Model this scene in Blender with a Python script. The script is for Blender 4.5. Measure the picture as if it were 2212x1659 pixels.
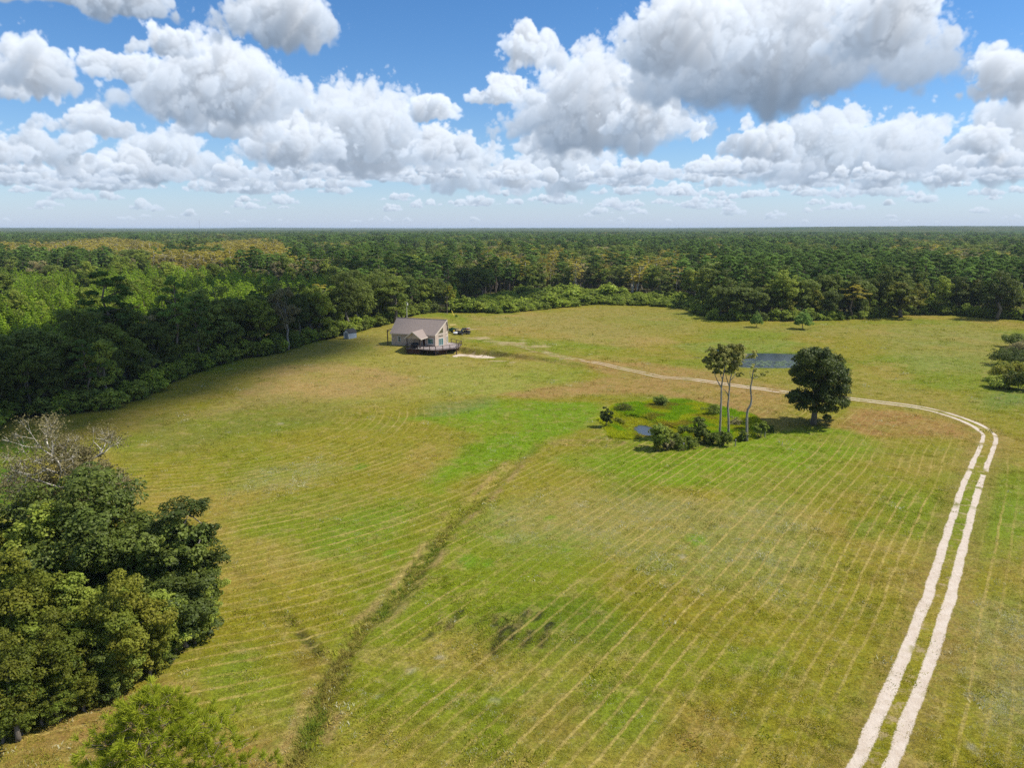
import bpy, bmesh, math, random, os
import numpy as np
from mathutils import Vector, Matrix

for o in list(bpy.data.objects): bpy.data.objects.remove(o)
SC = bpy.context.scene
COL = SC.collection
PI = math.pi
# ---------------------------------------------------------------- camera
CAM_H = 34.0
PITCH = math.radians(12.2)
SP, CP = math.sin(PITCH), math.cos(PITCH)
F0, CX0, CY0 = 1562.0, 1106.0, 829.5          # focal length and centre of a 2212 x 1659 frame
cam_d = bpy.data.cameras.new("camera")
cam = bpy.data.objects.new("camera", cam_d); COL.objects.link(cam)
cam_d.sensor_width = 36.0
cam_d.lens = 36.0*F0/2212.0
cam_d.clip_start = 0.5; cam_d.clip_end = 60000.0
cam.location = (0, 0, CAM_H)
cam.rotation_euler = (math.radians(90)-PITCH, math.radians(0.0), 0)
SC.camera = cam
# ---------------------------------------------------------------- light and exposure
SUN_EL = math.radians(52.0)
SUN_AZ = math.radians(86.0)                    # clockwise from the view direction (+Y)
SUN_DIR = Vector((math.sin(SUN_AZ)*math.cos(SUN_EL), math.cos(SUN_AZ)*math.cos(SUN_EL), math.sin(SUN_EL)))
sun_d = bpy.data.lights.new("sun", 'SUN'); sun_d.energy = 5.0; sun_d.angle = math.radians(0.5); sun_d.color = (1.0, 0.94, 0.83)
sun = bpy.data.objects.new("sun", sun_d); COL.objects.link(sun)
sun.rotation_euler = (-SUN_DIR).to_track_quat('-Z', 'Y').to_euler()
SC.view_settings.view_transform = 'Standard'; SC.view_settings.look = 'None'
SC.view_settings.exposure = 0.34; SC.view_settings.gamma = 1.0; SC.view_settings.use_curve_mapping = False
SKY_STRENGTH = 0.085
SC.cycles.use_denoising = False
SC.cycles.max_bounces = 8; SC.cycles.diffuse_bounces = 4; SC.cycles.glossy_bounces = 2
SC.cycles.transmission_bounces = 3; SC.cycles.transparent_max_bounces = 8; SC.cycles.volume_bounces = 0
SC.cycles.sample_clamp_indirect = 2.5

def azel(px, py):
    xc, yc = (px-CX0)/F0, -(py-CY0)/F0
    X, Y, Z = xc, CP+yc*SP, -SP+yc*CP
    return math.degrees(math.atan2(X, Y)), math.degrees(math.atan2(Z, math.hypot(X, Y)))

def cloud_map():
    """Ray-marched cumulus (sun and sky lit) on an azimuth/elevation grid: rgba, 90 x 33 degrees."""
    rng=np.random.default_rng(7)
    RES=0.05; AZ0,AZ1,EL0,EL1=-45.0,45.0,-1.0,32.0
    W=int((AZ1-AZ0)/RES); Hh=int((EL1-EL0)/RES)
    # billowing noise, tileable
    N=160; f=np.fft.fftfreq(N)
    k=np.sqrt(f[:,None,None]**2+f[None,:,None]**2+np.fft.rfftfreq(N)[None,None,:]**2)
    bil=np.zeros((N,N,N),np.float32); amp=1.0; tot=0
    for wl in (58,27,13,6.5,3.6):
        band=np.exp(-((np.log(k+1e-6)-math.log(1/wl))**2)/(2*0.28**2)); band[0,0,0]=0
        n=np.fft.irfftn(np.fft.rfftn(rng.standard_normal((N,N,N)).astype(np.float32))*band,s=(N,N,N))
        n/=n.std(); bil+=(amp*np.minimum(np.abs(n),2.2)).astype(np.float32); tot+=amp; amp*=0.54
    bil/=tot; bil-=bil.mean(); bil/=bil.std()
    elv=np.maximum(0,np.linspace(EL0,EL1,Hh))[:,None]          # thin distant veil that whitens the sky towards the horizon
    al=(.93*np.exp(-elv/3.3)+np.zeros((Hh,W))).astype(np.float32)
    rgb=(al[...,None]*(np.array([.43,.54,.76])+np.exp(-elv/3.0)[...,None]*np.array([.06,.05,.02]))).astype(np.float32)
    specs=[]
    def C(cx,w,top,base,dark=1.0,n=None,dens=1.0): specs.append((cx,w,top,base,dark,n,dens))
    # seen in the photograph: centre x, width, top y, base y (full-frame pixels of 2212 x 1659)
    C(1250,900,-420,-150); C(120,500,-330,-90); C(2150,500,-350,-120)
    C(190,460,-130,26,1.3); C(70,230,18,200); C(470,430,22,262,1.0); C(600,260,-110,100,1.25); C(350,160,10,120,.8)
    C(1690,690,-190,222,1.5); C(1480,330,-90,150,.9); C(1910,300,-120,120,.8)
    C(2190,210,60,215,.8); C(2175,270,165,395,1.0); C(1290,420,55,322,1.25); C(1150,130,10,150,.5)
    C(755,480,135,365,.9); C(930,150,180,260,.5,None,.7); C(1075,200,150,226,.5,None,.8)
    C(190,250,185,290,.8); C(110,260,215,365,.9); C(360,330,250,395,1.0); C(20,150,260,350,.7)
    C(1035,230,285,418,.8); C(1235,310,250,408,.9); C(1180,150,240,330,.6,None,.8)
    C(1815,560,195,385,1.0); C(1640,190,240,345,.8); C(1960,240,235,400,.8); C(2040,120,300,395,.7)
    C(560,230,335,415,.8); C(1500,60,235,300,.3,None,.7); C(1495,70,350,392,.4)
    C(2140,200,290,360,.6); C(700,330,310,390,.8); C(880,260,330,395,.7)
    C(640,260,230,352,.9); C(300,260,300,388,.9); C(500,240,170,300,.7); C(960,180,250,345,.6); C(1120,140,330,405,.6); C(30,170,100,215,.8); C(250,200,60,170,.7); C(1400,200,160,290,.7)
    C(1350,170,330,395,.7); C(1740,210,330,400,.8); C(90,180,340,400,.7); C(2110,160,240,330,.6); C(250,230,355,410,.7); C(470,170,370,415,.6)
    for i in range(210):    # the ranks of small far clouds down to the horizon
        t=rng.random()**1.2; y=481-112*t
        w=(26+120*t)*rng.uniform(.5,1.5); C(rng.uniform(-350,2560),w,y-w*rng.uniform(.16,.36)-4,y,.55+.3*t,None,.75)
    for i in range(26):    # beyond the frame the same sky goes on
        s=-1 if i%2 else 1; y=rng.uniform(80,400); w=rng.uniform(160,480)*(1-.0014*y)
        C(1106+s*rng.uniform(1280,1560),w,y-w*.42,y)
    specs.sort(key=lambda s:-s[3])      # low base = far away: paint those first
    L=np.array([math.sin(SUN_AZ)*math.cos(SUN_EL),-math.cos(SUN_AZ)*math.cos(SUN_EL),math.sin(SUN_EL)])
    for (cx,w,top,base,dark,n,dens) in specs:
        a0,e0=azel(cx,base); _,e1=azel(cx,top); a1,_=azel(cx+1,base); ppx=abs(a1-a0)/RES
        wp=max(8,w*ppx); hp=max(4,(e1-e0)/RES)
        nx=int(wp*1.3)+6; nz=int(hp*1.38)+4
        dy=max(1.0,wp*0.55/38); ny=int(min(44,max(10,wp*0.55/dy)))
        x=(np.arange(nx)-nx/2).astype(np.float32); z=(np.arange(nz)-2-int(hp*.14)).astype(np.float32); y=((np.arange(ny)-ny/2)*dy).astype(np.float32)
        S=np.full((ny,nz,nx),-9.0,np.float32)
        m=n or int(np.clip(7+wp/16,8,26))
        for j in range(m):
            u=rng.uniform(-1,1); prof=max(.16,(1-abs(u)**1.8))
            r=hp*rng.uniform(.22,.46)*(0.5+.75*prof); r=min(r,wp*.3)
            c0=u*(wp/2-r*.7); cz=rng.uniform(.05,1)*max(0,hp*prof*rng.uniform(.75,1.02)-r); cyy=rng.uniform(-.8,.8)*max(0,wp*.26-r*.6)
            d=np.sqrt((x[None,None,:]-c0)**2+(y[:,None,None]-cyy)**2+((z-cz)*1.12)[None,:,None]**2)
            np.maximum(S,(r-d)/hp,out=S)
        ox,oy,oz=rng.integers(0,N,3)
        sc=1 if hp>26 else 2          # finer lumps on the small far clouds
        nb=bil[np.ix_(((np.arange(ny)*dy*sc).astype(int)+oy)%N,((np.arange(nz)*sc).astype(int)+oz)%N,((np.arange(nx)*sc).astype(int)+ox)%N)]
        zz=z/hp
        ph=rng.uniform(0,6.28,4)                # the flat base sags and lifts a little
        und=sum(np.sin(x/wp*q+p)*g for q,p,g in ((7,ph[0],.05),(15,ph[1],.035),(31,ph[2],.025),(70,ph[3],.014)))
        ub=-.03-und[None,:]+.10*(y[:,None]/max(1,ny*dy))+.05*np.abs(x[None,:]/wp*2)**2
        basecut=np.clip((zz[None,:,None]-ub[:,None,:]-.05+.022*nb)*6.5,0,1)
        D=np.clip((S+.095*nb+.015)*8.0,0,1)*basecut
        # sun optical depth: march from the top layer down, shifted along the sun ray
        sx=L[0]/L[2]; sy=L[1]/L[2]/dy
        tau=np.zeros_like(D); cur=np.zeros((ny,nx),np.float32)
        accx=0.0
        kk=16.0/hp*dens
        for kz in range(nz-1,-1,-1):
            accx+=sx; sh=int(accx); accx-=sh
            if sh: cur=np.roll(cur,-sh,axis=1); cur[:,-sh:]=0
            tau[:,kz,:]=cur; cur=cur+D[:,kz,:]*kk
        up=np.cumsum(D[:,::-1,:],axis=1)[:,::-1,:]*kk
        dn=np.cumsum(D,axis=1)*kk
        sun=.48*np.exp(-.42*tau)+.52*np.exp(-.05*tau)
        amb=.55*np.exp(-.16*up)+.45*np.exp(-.30*dn)*.9
        a=1-np.exp(-D*kk*dy*1.25)
        T=np.cumprod(1-a,axis=0); Tb=np.concatenate([np.ones((1,nz,nx),np.float32),T[:-1]])
        wgt=Tb*a
        A=wgt.sum(0); Si=(wgt*sun).sum(0)/(A+1e-5); Am=(wgt*amb).sum(0)/(A+1e-5)
        lo=np.clip(1.05-zz*1.75,0,1)[:,None]*dark
        Si=Si*np.clip(1-.52*lo,.12,1); Am=Am*np.clip(1-.16*lo,.4,1)
        col=Si[...,None]*np.array([.84,.82,.79])+Am[...,None]*np.array([.21,.32,.47])+np.array([.030,.055,.095])
        e=e0+z*RES
        hz=np.exp(-np.maximum(e0,.1)/3.0)*.66        # distance: low clouds sit far off in the air
        col=col*(1-hz)+np.array([.50,.62,.78])*hz; A=A*(1-.60*np.exp(-np.maximum(e,0)/.9))[:,None]*(1-.25*hz)
        ix=((a0-AZ0)/RES+x).astype(int); iz=((e0-EL0)/RES+z).astype(int)
        gx=(ix>=0)&(ix<W); gz=(iz>=0)&(iz<Hh)
        if not gx.any() or not gz.any(): continue
        sl=np.ix_(iz[gz],ix[gx]); Aa=A[np.ix_(gz,gx)].astype(np.float32); Cc=col[np.ix_(gz,gx)].astype(np.float32)
        rgb[sl]=rgb[sl]*(1-Aa)[...,None]+Cc*Aa[...,None]; al[sl]=al[sl]*(1-Aa)+Aa
    rgb/=np.maximum(al,1e-4)[...,None]
    return rgb,al,(AZ0,AZ1,EL0,EL1)

def build_world():
    rgb, al, (A0, A1, E0, E1) = cloud_map()
    h, w = al.shape
    img = bpy.data.images.new("computed_cumulus", w, h, alpha=True, float_buffer=True)
    buf = np.concatenate([rgb, al[..., None]], axis=2).astype(np.float32)
    img.colorspace_settings.name = 'Non-Color'
    img.alpha_mode = 'CHANNEL_PACKED'
    img.pixels.foreach_set(buf.ravel()); img.update(); img.pack()
    wd = bpy.data.worlds.new("World"); SC.world = wd; wd.use_nodes = True
    nt = wd.node_tree; N = nt.nodes; Lk = nt.links; N.clear()
    def node(t, **kw):
        n = N.new(t)
        for k, v in kw.items(): setattr(n, k, v)
        return n
    def M(op, a, b=None, c=None):
        n = node('ShaderNodeMath', operation=op)
        for i, v in enumerate((a, b, c)):
            if v is None: continue
            if hasattr(v, 'is_linked'): Lk.new(v, n.inputs[i])
            else: n.inputs[i].default_value = v
        return n.outputs[0]
    tc = node('ShaderNodeTexCoord')
    sep = node('ShaderNodeSeparateXYZ'); Lk.new(tc.outputs['Generated'], sep.inputs[0])
    az = M('ARCTAN2', sep.outputs[0], sep.outputs[1])
    el = M('ARCSINE', sep.outputs[2])
    u = M('DIVIDE', M('SUBTRACT', M('MULTIPLY', az, 180/PI), A0), A1-A0)
    v = M('DIVIDE', M('SUBTRACT', M('MULTIPLY', el, 180/PI), E0), E1-E0)
    cmb = node('ShaderNodeCombineXYZ'); Lk.new(u, cmb.inputs[0]); Lk.new(v, cmb.inputs[1])
    tex = node('ShaderNodeTexImage', extension='MIRROR', interpolation='Cubic'); tex.image = img
    Lk.new(cmb.outputs[0], tex.inputs[0])
    sky = node('ShaderNodeTexSky', sky_type='NISHITA', sun_disc=False)
    sky.sun_elevation = SUN_EL; sky.sun_rotation = SUN_AZ
    sky.altitude = 600; sky.air_density = 1.0; sky.dust_density = 0.0; sky.ozone_density = 5.0
    tint = node('ShaderNodeMix', data_type='RGBA', blend_type='MULTIPLY'); tint.inputs[0].default_value = 1.0; Lk.new(sky.outputs[0], tint.inputs[6]); tint.inputs[7].default_value = SKY_TINT
    hs = node('ShaderNodeHueSaturation'); hs.inputs['Saturation'].default_value = 1.16
    hs.inputs['Value'].default_value = SKY_GAIN
    Lk.new(tint.outputs[2], hs.inputs['Color'])
    gain = node('ShaderNodeVectorMath', operation='SCALE'); Lk.new(tex.outputs['Color'], gain.inputs[0]); gain.inputs['Scale'].default_value = CLOUD_GAIN/SKY_STRENGTH
    a1 = M('MULTIPLY', tex.outputs['Alpha'], M('GREATER_THAN', el, -0.004))
    mix = node('ShaderNodeMix', data_type='RGBA'); mix.clamp_factor = True
    Lk.new(a1, mix.inputs[0]); Lk.new(hs.outputs[0], mix.inputs[6]); Lk.new(gain.outputs[0], mix.inputs[7])
    bg = node('ShaderNodeBackground'); bg.inputs['Strength'].default_value = SKY_STRENGTH
    Lk.new(mix.outputs[2], bg.inputs['Color'])
    out = node('ShaderNodeOutputWorld'); Lk.new(bg.outputs[0], out.inputs['Surface'])
    wd.cycles.sampling_method = 'MANUAL'; wd.cycles.sample_map_resolution = 512
SKY_GAIN = 1.18
SKY_TINT = (0.96, 1.0, 1.06, 1)
CLOUD_GAIN = 0.80
HAZE = 6e-5
build_world()

# ---------------------------------------------------------------- helpers
rnd = random.Random(11)
RNG = np.random.default_rng(5)

def ray(px, py):
    xc, yc = (px-CX0)/F0, -(py-CY0)/F0
    return xc, CP+yc*SP, -SP+yc*CP
def G(px, py, z=0.0):
    """ground point seen at a pixel of the full 2212 x 1659 frame"""
    X, Y, Z = ray(px, py); t = (z-CAM_H)/Z
    return X*t, Y*t
def GG(px, py):
    x, y = G(px, py)
    for _ in range(5): x, y = G(px, py, float(gh1(x, y)))
    return x, y, float(gh1(x, y))
def PXY(x, y, z):
    d = y*CP-(z-CAM_H)*SP; up = y*SP+(z-CAM_H)*CP
    return CX0+F0*x/d, CY0-F0*up/d
def at_depth(px, py, Y):
    """point on the vertical plane y = Y"""
    X, Yr, Z = ray(px, py); t = Y/Yr
    return X*t, Y, CAM_H+Z*t
def tall(px, base_y, top_y):
    """height of something standing at (px, base_y) that reaches top_y in the photo"""
    x, y, z = GG(px, base_y)
    return at_depth(px, top_y, y)[2]-z
def srgb(r, g, b, k=1.0):
    f = lambda c: (c/255/12.92 if c/255 <= .04045 else ((c/255+.055)/1.055)**2.4)
    return (f(r)*k, f(g)*k, f(b)*k)
def sstep(a, b, x):
    t = np.clip((x-a)/(b-a), 0, 1); return t*t*(3-2*t)

class VN:   # smooth value noise in the plane
    def __init__(s, seed, n=256): s.t = np.random.default_rng(seed).random((n, n)).astype(np.float32); s.n = n
    def __call__(s, x, y, scale):
        x = np.asarray(x, float)/scale; y = np.asarray(y, float)/scale
        xi = np.floor(x).astype(int); yi = np.floor(y).astype(int); fx = x-xi; fy = y-yi
        fx = fx*fx*(3-2*fx); fy = fy*fy*(3-2*fy); n = s.n; t = s.t
        a = t[yi % n, xi % n]; b = t[yi % n, (xi+1) % n]; c = t[(yi+1) % n, xi % n]; d = t[(yi+1) % n, (xi+1) % n]
        return (a*(1-fx)+b*fx)*(1-fy)+(c*(1-fx)+d*fx)*fy
    def fbm(s, x, y, scale, oct=4):
        v = 0; a = 1; t = 0
        for i in range(oct): v = v+a*s(np.asarray(x)+i*37.1, np.asarray(y)-i*19.7, scale/2**i); t += a; a *= .55
        return v/t
NZ1, NZ2, NZ3 = VN(1), VN(2), VN(3)

def poly_sd(x, y, P):
    """signed distance to a polygon in the plane, positive inside"""
    P = np.asarray(P, float); d2 = np.full(x.shape, 1e12); ins = np.zeros(x.shape, bool)
    for i in range(len(P)):
        ax, ay = P[i]; bx, by = P[(i+1) % len(P)]
        ex, ey = bx-ax, by-ay; L2 = ex*ex+ey*ey+1e-12
        t = np.clip(((x-ax)*ex+(y-ay)*ey)/L2, 0, 1)
        d2 = np.minimum(d2, (x-ax-t*ex)**2+(y-ay-t*ey)**2)
        c = ((ay > y) != (by > y))
        if ay != by: ins ^= c & (x < (bx-ax)*(y-ay)/(by-ay)+ax)
    return np.where(ins, 1, -1)*np.sqrt(d2)
def line_sd(x, y, P):
    """distance to a polyline, signed (left positive), and arc length of the nearest point"""
    P = np.asarray(P, float); best = np.full(x.shape, 1e12); sg = np.zeros(x.shape); al = np.zeros(x.shape); s0 = 0
    for i in range(len(P)-1):
        ax, ay = P[i]; bx, by = P[i+1]; ex, ey = bx-ax, by-ay; L = math.hypot(ex, ey)+1e-9
        tt = ((x-ax)*ex+(y-ay)*ey)/(L*L); t = np.clip(tt, 0, 1)
        d2 = (x-ax-t*ex)**2+(y-ay-t*ey)**2; cr = (ex*(y-ay)-ey*(x-ax))/L
        m = d2 < best; best = np.where(m, d2, best); sg = np.where(m, np.sign(cr), sg); al = np.where(m, s0+t*L, al); s0 += L
    return np.sqrt(best)*np.where(sg == 0, 1, sg), al
def smooth_line(P, step):
    """Catmull-Rom through the points, resampled"""
    P = [np.array(p, float) for p in P]; P = [2*P[0]-P[1]]+P+[2*P[-1]-P[-2]]; out = []
    for i in range(1, len(P)-2):
        n = max(2, int(np.linalg.norm(P[i+1]-P[i])/step))
        for k in range(n):
            t = k/n; a, b, c, d = P[i-1], P[i], P[i+1], P[i+2]
            out.append(.5*((2*b)+(-a+c)*t+(2*a-5*b+4*c-d)*t*t+(-a+3*b-3*c+d)*t**3))
    out.append(P[-2]); return np.array(out)

# ---- materials
def mat_nodes(name):
    m = bpy.data.materials.new(name); m.use_nodes = True; nt = m.node_tree; nt.nodes.clear()
    return m, nt
class NB:
    def __init__(s, nt): s.nt = nt
    def n(s, t, **kw):
        x = s.nt.nodes.new(t)
        for k, v in kw.items(): setattr(x, k, v)
        return x
    def set(s, sock, v):
        if hasattr(v, 'is_linked'): s.nt.links.new(v, sock)
        else: sock.default_value = v
    def math(s, op, a, b=None, c=None, clamp=False):
        x = s.n('ShaderNodeMath', operation=op); x.use_clamp = clamp
        for i, v in enumerate((a, b, c)):
            if v is not None: s.set(x.inputs[i], v)
        return x.outputs[0]
    def mix(s, f, a, b, blend='MIX'):
        x = s.n('ShaderNodeMix', data_type='RGBA', blend_type=blend); x.clamp_factor = True
        s.set(x.inputs[0], f)
        for sock, v in ((x.inputs[6], a), (x.inputs[7], b)):
            if isinstance(v, (tuple, list)) and len(v) == 3: v = (*v, 1)
            s.set(sock, v)
        return x.outputs[2]
    def noise(s, vec, scale, detail=4, rough=.55, dist=0.0):
        x = s.n('ShaderNodeTexNoise'); x.inputs['Scale'].default_value = scale; x.inputs['Detail'].default_value = detail
        x.inputs['Roughness'].default_value = rough; x.inputs['Distortion'].default_value = dist
        if vec is not None: s.nt.links.new(vec, x.inputs['Vector'])
        return x.outputs[0]
    def ramp(s, f, a, b, lo=0.0, hi=1.0):
        x = s.n('ShaderNodeMapRange'); x.interpolation_type = 'SMOOTHSTEP'
        s.set(x.inputs[0], f); x.inputs[1].default_value = a; x.inputs[2].default_value = b; x.inputs[3].default_value = lo; x.inputs[4].default_value = hi
        return x.outputs[0]
    def attr(s, name, kind='GEOMETRY'):
        x = s.n('ShaderNodeAttribute'); x.attribute_name = name; x.attribute_type = kind; return x
    def scale_col(s, c, f):
        x = s.n('ShaderNodeVectorMath', operation='SCALE'); s.set(x.inputs[0], c); s.set(x.inputs['Scale'], f); return x.outputs[0]
    def out(s, sh): o = s.n('ShaderNodeOutputMaterial'); s.nt.links.new(sh, o.inputs['Surface'])

def plain(name, col, rough=.7, var=.12, scale=2.0, metal=0.0, spec=.4, bump=0.0, coat=0.0):
    m, nt = mat_nodes(name); b = NB(nt)
    tc = b.n('ShaderNodeTexCoord')
    n = b.noise(tc.outputs['Object'], scale, 5)
    c = b.scale_col((*col,), b.ramp(n, .25, .75, 1-var, 1+var))
    p = b.n('ShaderNodeBsdfPrincipled'); b.set(p.inputs['Base Color'], c)
    p.inputs['Roughness'].default_value = rough; p.inputs['Metallic'].default_value = metal; p.inputs['Specular IOR Level'].default_value = spec
    if coat: p.inputs['Coat Weight'].default_value = coat
    if bump:
        bp = b.n('ShaderNodeBump'); bp.inputs['Strength'].default_value = bump; bp.inputs['Distance'].default_value = .02
        b.set(bp.inputs['Height'], b.noise(tc.outputs['Object'], scale*6, 4)); nt.links.new(bp.outputs[0], p.inputs['Normal'])
    b.out(p.outputs[0]); return m
def glass_mat(name, tint, rough=.06):
    m, nt = mat_nodes(name); b = NB(nt)
    p = b.n('ShaderNodeBsdfPrincipled'); p.inputs['Base Color'].default_value = (*tint, 1); p.inputs['Roughness'].default_value = rough
    p.inputs['Specular IOR Level'].default_value = .9
    b.out(p.outputs[0]); return m

# ---- meshes
def new_mesh(name, verts, faces, mats=(), smooth=False):
    me = bpy.data.meshes.new(name); me.from_pydata([tuple(v) for v in verts], [], faces); me.update()
    for m in mats: me.materials.append(m)
    if smooth: me.polygons.foreach_set('use_smooth', [True]*len(me.polygons))
    return me
def quads_mesh(name, V, mats=(), face_mat=None, attrs=None):
    """V: (n,4,3) array of separate quads"""
    n = len(V); me = bpy.data.meshes.new(name)
    me.vertices.add(n*4); me.vertices.foreach_set('co', np.ascontiguousarray(V, np.float32).ravel())
    me.loops.add(n*4); me.loops.foreach_set('vertex_index', np.arange(n*4, dtype=np.int32))
    me.polygons.add(n); me.polygons.foreach_set('loop_start', np.arange(0, n*4, 4, dtype=np.int32))
    for m in mats: me.materials.append(m)
    me.update(calc_edges=True)
    for k, v in (attrs or {}).items():
        a = me.attributes.new(k, 'FLOAT', 'FACE'); a.data.foreach_set('value', np.asarray(v, np.float32))
    return me
class MB:
    """collects simple solids; build() links them as one mesh object"""
    def __init__(s): s.v = []; s.f = []; s.sm = False
    def _add(s, V, Fc):
        n = len(s.v); s.v += [tuple(p) for p in V]; s.f += [tuple(i+n for i in f) for f in Fc]; return s
    def box(s, x0, x1, y0, y1, z0, z1, rz=0, c=None):
        V = [(x, y, z) for z in (z0, z1) for y in (y0, y1) for x in (x0, x1)]
        if rz:
            cx, cy = c or ((x0+x1)/2, (y0+y1)/2); co, si = math.cos(rz), math.sin(rz)
            V = [(cx+(x-cx)*co-(y-cy)*si, cy+(x-cx)*si+(y-cy)*co, z) for x, y, z in V]
        return s._add(V, [(0, 2, 3, 1), (4, 5, 7, 6), (0, 1, 5, 4), (2, 6, 7, 3), (0, 4, 6, 2), (1, 3, 7, 5)])
    def beam(s, a, b, w, h=None, up=(0, 0, 1)):
        a, b = Vector(a), Vector(b); d = (b-a).normalized(); h = h or w; u = Vector(up)
        if abs(d.dot(u)) > .95: u = Vector((1, 0, 0))
        r = d.cross(u).normalized(); u = r.cross(d)
        V = [p+r*sx*w/2+u*sy*h/2 for p in (a, b) for sy in (-1, 1) for sx in (-1, 1)]
        return s._add(V, [(0, 2, 3, 1), (4, 5, 7, 6), (0, 1, 5, 4), (2, 6, 7, 3), (0, 4, 6, 2), (1, 3, 7, 5)])
    def tube(s, pts, rad, n=7, cap=True):
        pts = [Vector(p) for p in pts]; rings = []
        for i, p in enumerate(pts):
            d = (pts[min(i+1, len(pts)-1)]-pts[max(i-1, 0)])
            d = d.normalized() if d.length > 1e-6 else Vector((0, 0, 1))
            u = Vector((1, 0, 0)) if abs(d.x) < .8 else Vector((0, 1, 0))
            a = d.cross(u).normalized(); b2 = d.cross(a); r = rad[i] if hasattr(rad, '__len__') else rad
            rings.append([p+(a*math.cos(2*PI*k/n)+b2*math.sin(2*PI*k/n))*r for k in range(n)])
        V = [v for rg in rings for v in rg]
        Fc = [(i*n+k, i*n+(k+1) % n, (i+1)*n+(k+1) % n, (i+1)*n+k) for i in range(len(pts)-1) for k in range(n)]
        if cap: Fc += [tuple(range(n))[::-1], tuple((len(pts)-1)*n+k for k in range(n))]
        return s._add(V, Fc)
    def cyl(s, a, b, r, n=14, r2=None): return s.tube([a, b], [r, r if r2 is None else r2], n)
    def prism(s, P, a, b):
        """polygon P of 3D points extruded from offset a to offset b (vectors)"""
        n = len(P); a, b = Vector(a), Vector(b)
        V = [Vector(p)+a for p in P]+[Vector(p)+b for p in P]
        return s._add(V, [tuple(range(n))[::-1], tuple(range(n, 2*n))]+[(i, (i+1) % n, n+(i+1) % n, n+i) for i in range(n)])
    def ellipsoid(s, c, r, nu=12, nv=8, jit=0, seed=0):
        rr = random.Random(seed); V = []; Fc = []
        for j in range(1, nv):
            th = PI*j/nv
            for i in range(nu):
                ph = 2*PI*i/nu; k = 1+rr.uniform(-jit, jit)
                V.append((c[0]+r[0]*k*math.sin(th)*math.cos(ph), c[1]+r[1]*k*math.sin(th)*math.sin(ph), c[2]+r[2]*k*math.cos(th)))
        t = len(V); V += [(c[0], c[1], c[2]+r[2]), (c[0], c[1], c[2]-r[2])]
        for j in range(nv-2):
            for i in range(nu): Fc.append((j*nu+i, (j+1)*nu+i, (j+1)*nu+(i+1) % nu, j*nu+(i+1) % nu))
        for i in range(nu): Fc += [(t, i, (i+1) % nu), (t+1, (nv-2)*nu+(i+1) % nu, (nv-2)*nu+i)]
        return s._add(V, Fc)
    def mesh(s, name, mats, smooth=False):
        me = new_mesh(name, s.v, s.f, mats, smooth)
        bm = bmesh.new(); bm.from_mesh(me); bmesh.ops.recalc_face_normals(bm, faces=bm.faces); bm.to_mesh(me); bm.free()
        return me
    def build(s, name, m, parent=None, smooth=False):
        me = s.mesh(name, [m], smooth); return obj(name, me, parent)
def obj(name, me, parent=None):
    o = bpy.data.objects.new(name, me); COL.objects.link(o); o.parent = parent; return o
def tag(o, label=None, cat=None, group=None, kind=None):
    if label: o['label'] = label
    if cat: o['category'] = cat
    if group: o['group'] = group
    if kind: o['kind'] = kind
    return o
def thing(name, label, cat, loc=(0, 0, 0), rz=0.0, group=None):
    o = bpy.data.objects.new(name, None); COL.objects.link(o); o.location = loc; o.rotation_euler = (0, 0, rz)
    o.empty_display_size = .5
    return tag(o, label, cat, group)

# ---------------------------------------------------------------- the lie of the land
HX, HY, HYAW = -34.5, 205.8, 0.332                 # house: front-left corner and turn
HL, HW, HPROW, HFLOOR, HEAVE, HRIDGE = 13.68, 8.6, 1.42, 1.25, 3.44, 7.03
_hc, _hs = math.cos(HYAW), math.sin(HYAW)
def hw(u, w): return HX+u*_hc+w*_hs, HY-u*_hs+w*_hc
def hl(x, y):
    dx, dy = x-HX, y-HY; return dx*_hc-dy*_hs, dx*_hs+dy*_hc
PXL = lambda L: [G(*p) for p in L]
BANK = PXL([(988, 757), (1010, 760.5), (1030, 763), (1051, 765), (1075, 768.5), (1109, 774), (1160, 780), (1200, 785), (1245, 791)])
PAD = [G(971.4+.12547*a, 710.5+.12547*b, -.6) for a, b in [(30, 476), (60, 452), (130, 440), (220, 436), (460, 456), (640, 470), (815, 514), (700, 526), (520, 520), (250, 478), (120, 488)]]
DITCH = smooth_line(PXL([(1330, 957), (1240, 957), (1160, 960), (1140, 978), (1110, 1005), (1065, 1052), (1030, 1090), (975, 1132), (935, 1188), (880, 1260), (830, 1315), (775, 1362), (735, 1425), (700, 1505), (655, 1600), (615, 1662), (590, 1720)]), 1.0)
DITCH2 = smooth_line(PXL([(470, 1200), (540, 1260), (615, 1330), (655, 1370), (690, 1407)]), 1.0)
POND1 = smooth_line(PXL([(1330, 905), (1350, 895), (1395, 900), (1425, 912), (1480, 930), (1470, 945), (1420, 943), (1370, 938), (1340, 925), (1330, 905)]), .8)
WATER1 = smooth_line(PXL([(1379, 917), (1387, 912.5), (1397, 915), (1411, 922), (1414, 929), (1401, 932), (1389, 929), (1381, 923), (1379, 917)]), .4)
POND2 = smooth_line(PXL([(1575, 778), (1600, 768), (1640, 763.5), (1715, 765), (1765, 770), (1770, 780), (1730, 789), (1650, 790.5), (1600, 788), (1575, 778)]), 1.0)
ROAD = smooth_line(PXL([(1800, 1760), (1880, 1659), (1925, 1553), (1968, 1452), (2003, 1358), (2030, 1284), (2052, 1205), (2073, 1132), (2096, 1056), (2118, 1000), (2137, 950), (2131, 932), (2108, 917), (2062, 898), (2005, 882), (1945, 873), (1850, 863), (1770, 855), (1700, 848.5), (1652, 841.5), (1610, 836.5), (1575, 831.2), (1526, 824), (1480, 817.5), (1430, 814), (1393, 806), (1335, 795.5), (1301, 788.5), (1249, 782), (1180, 770), (1110, 752)]), .8)

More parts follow.
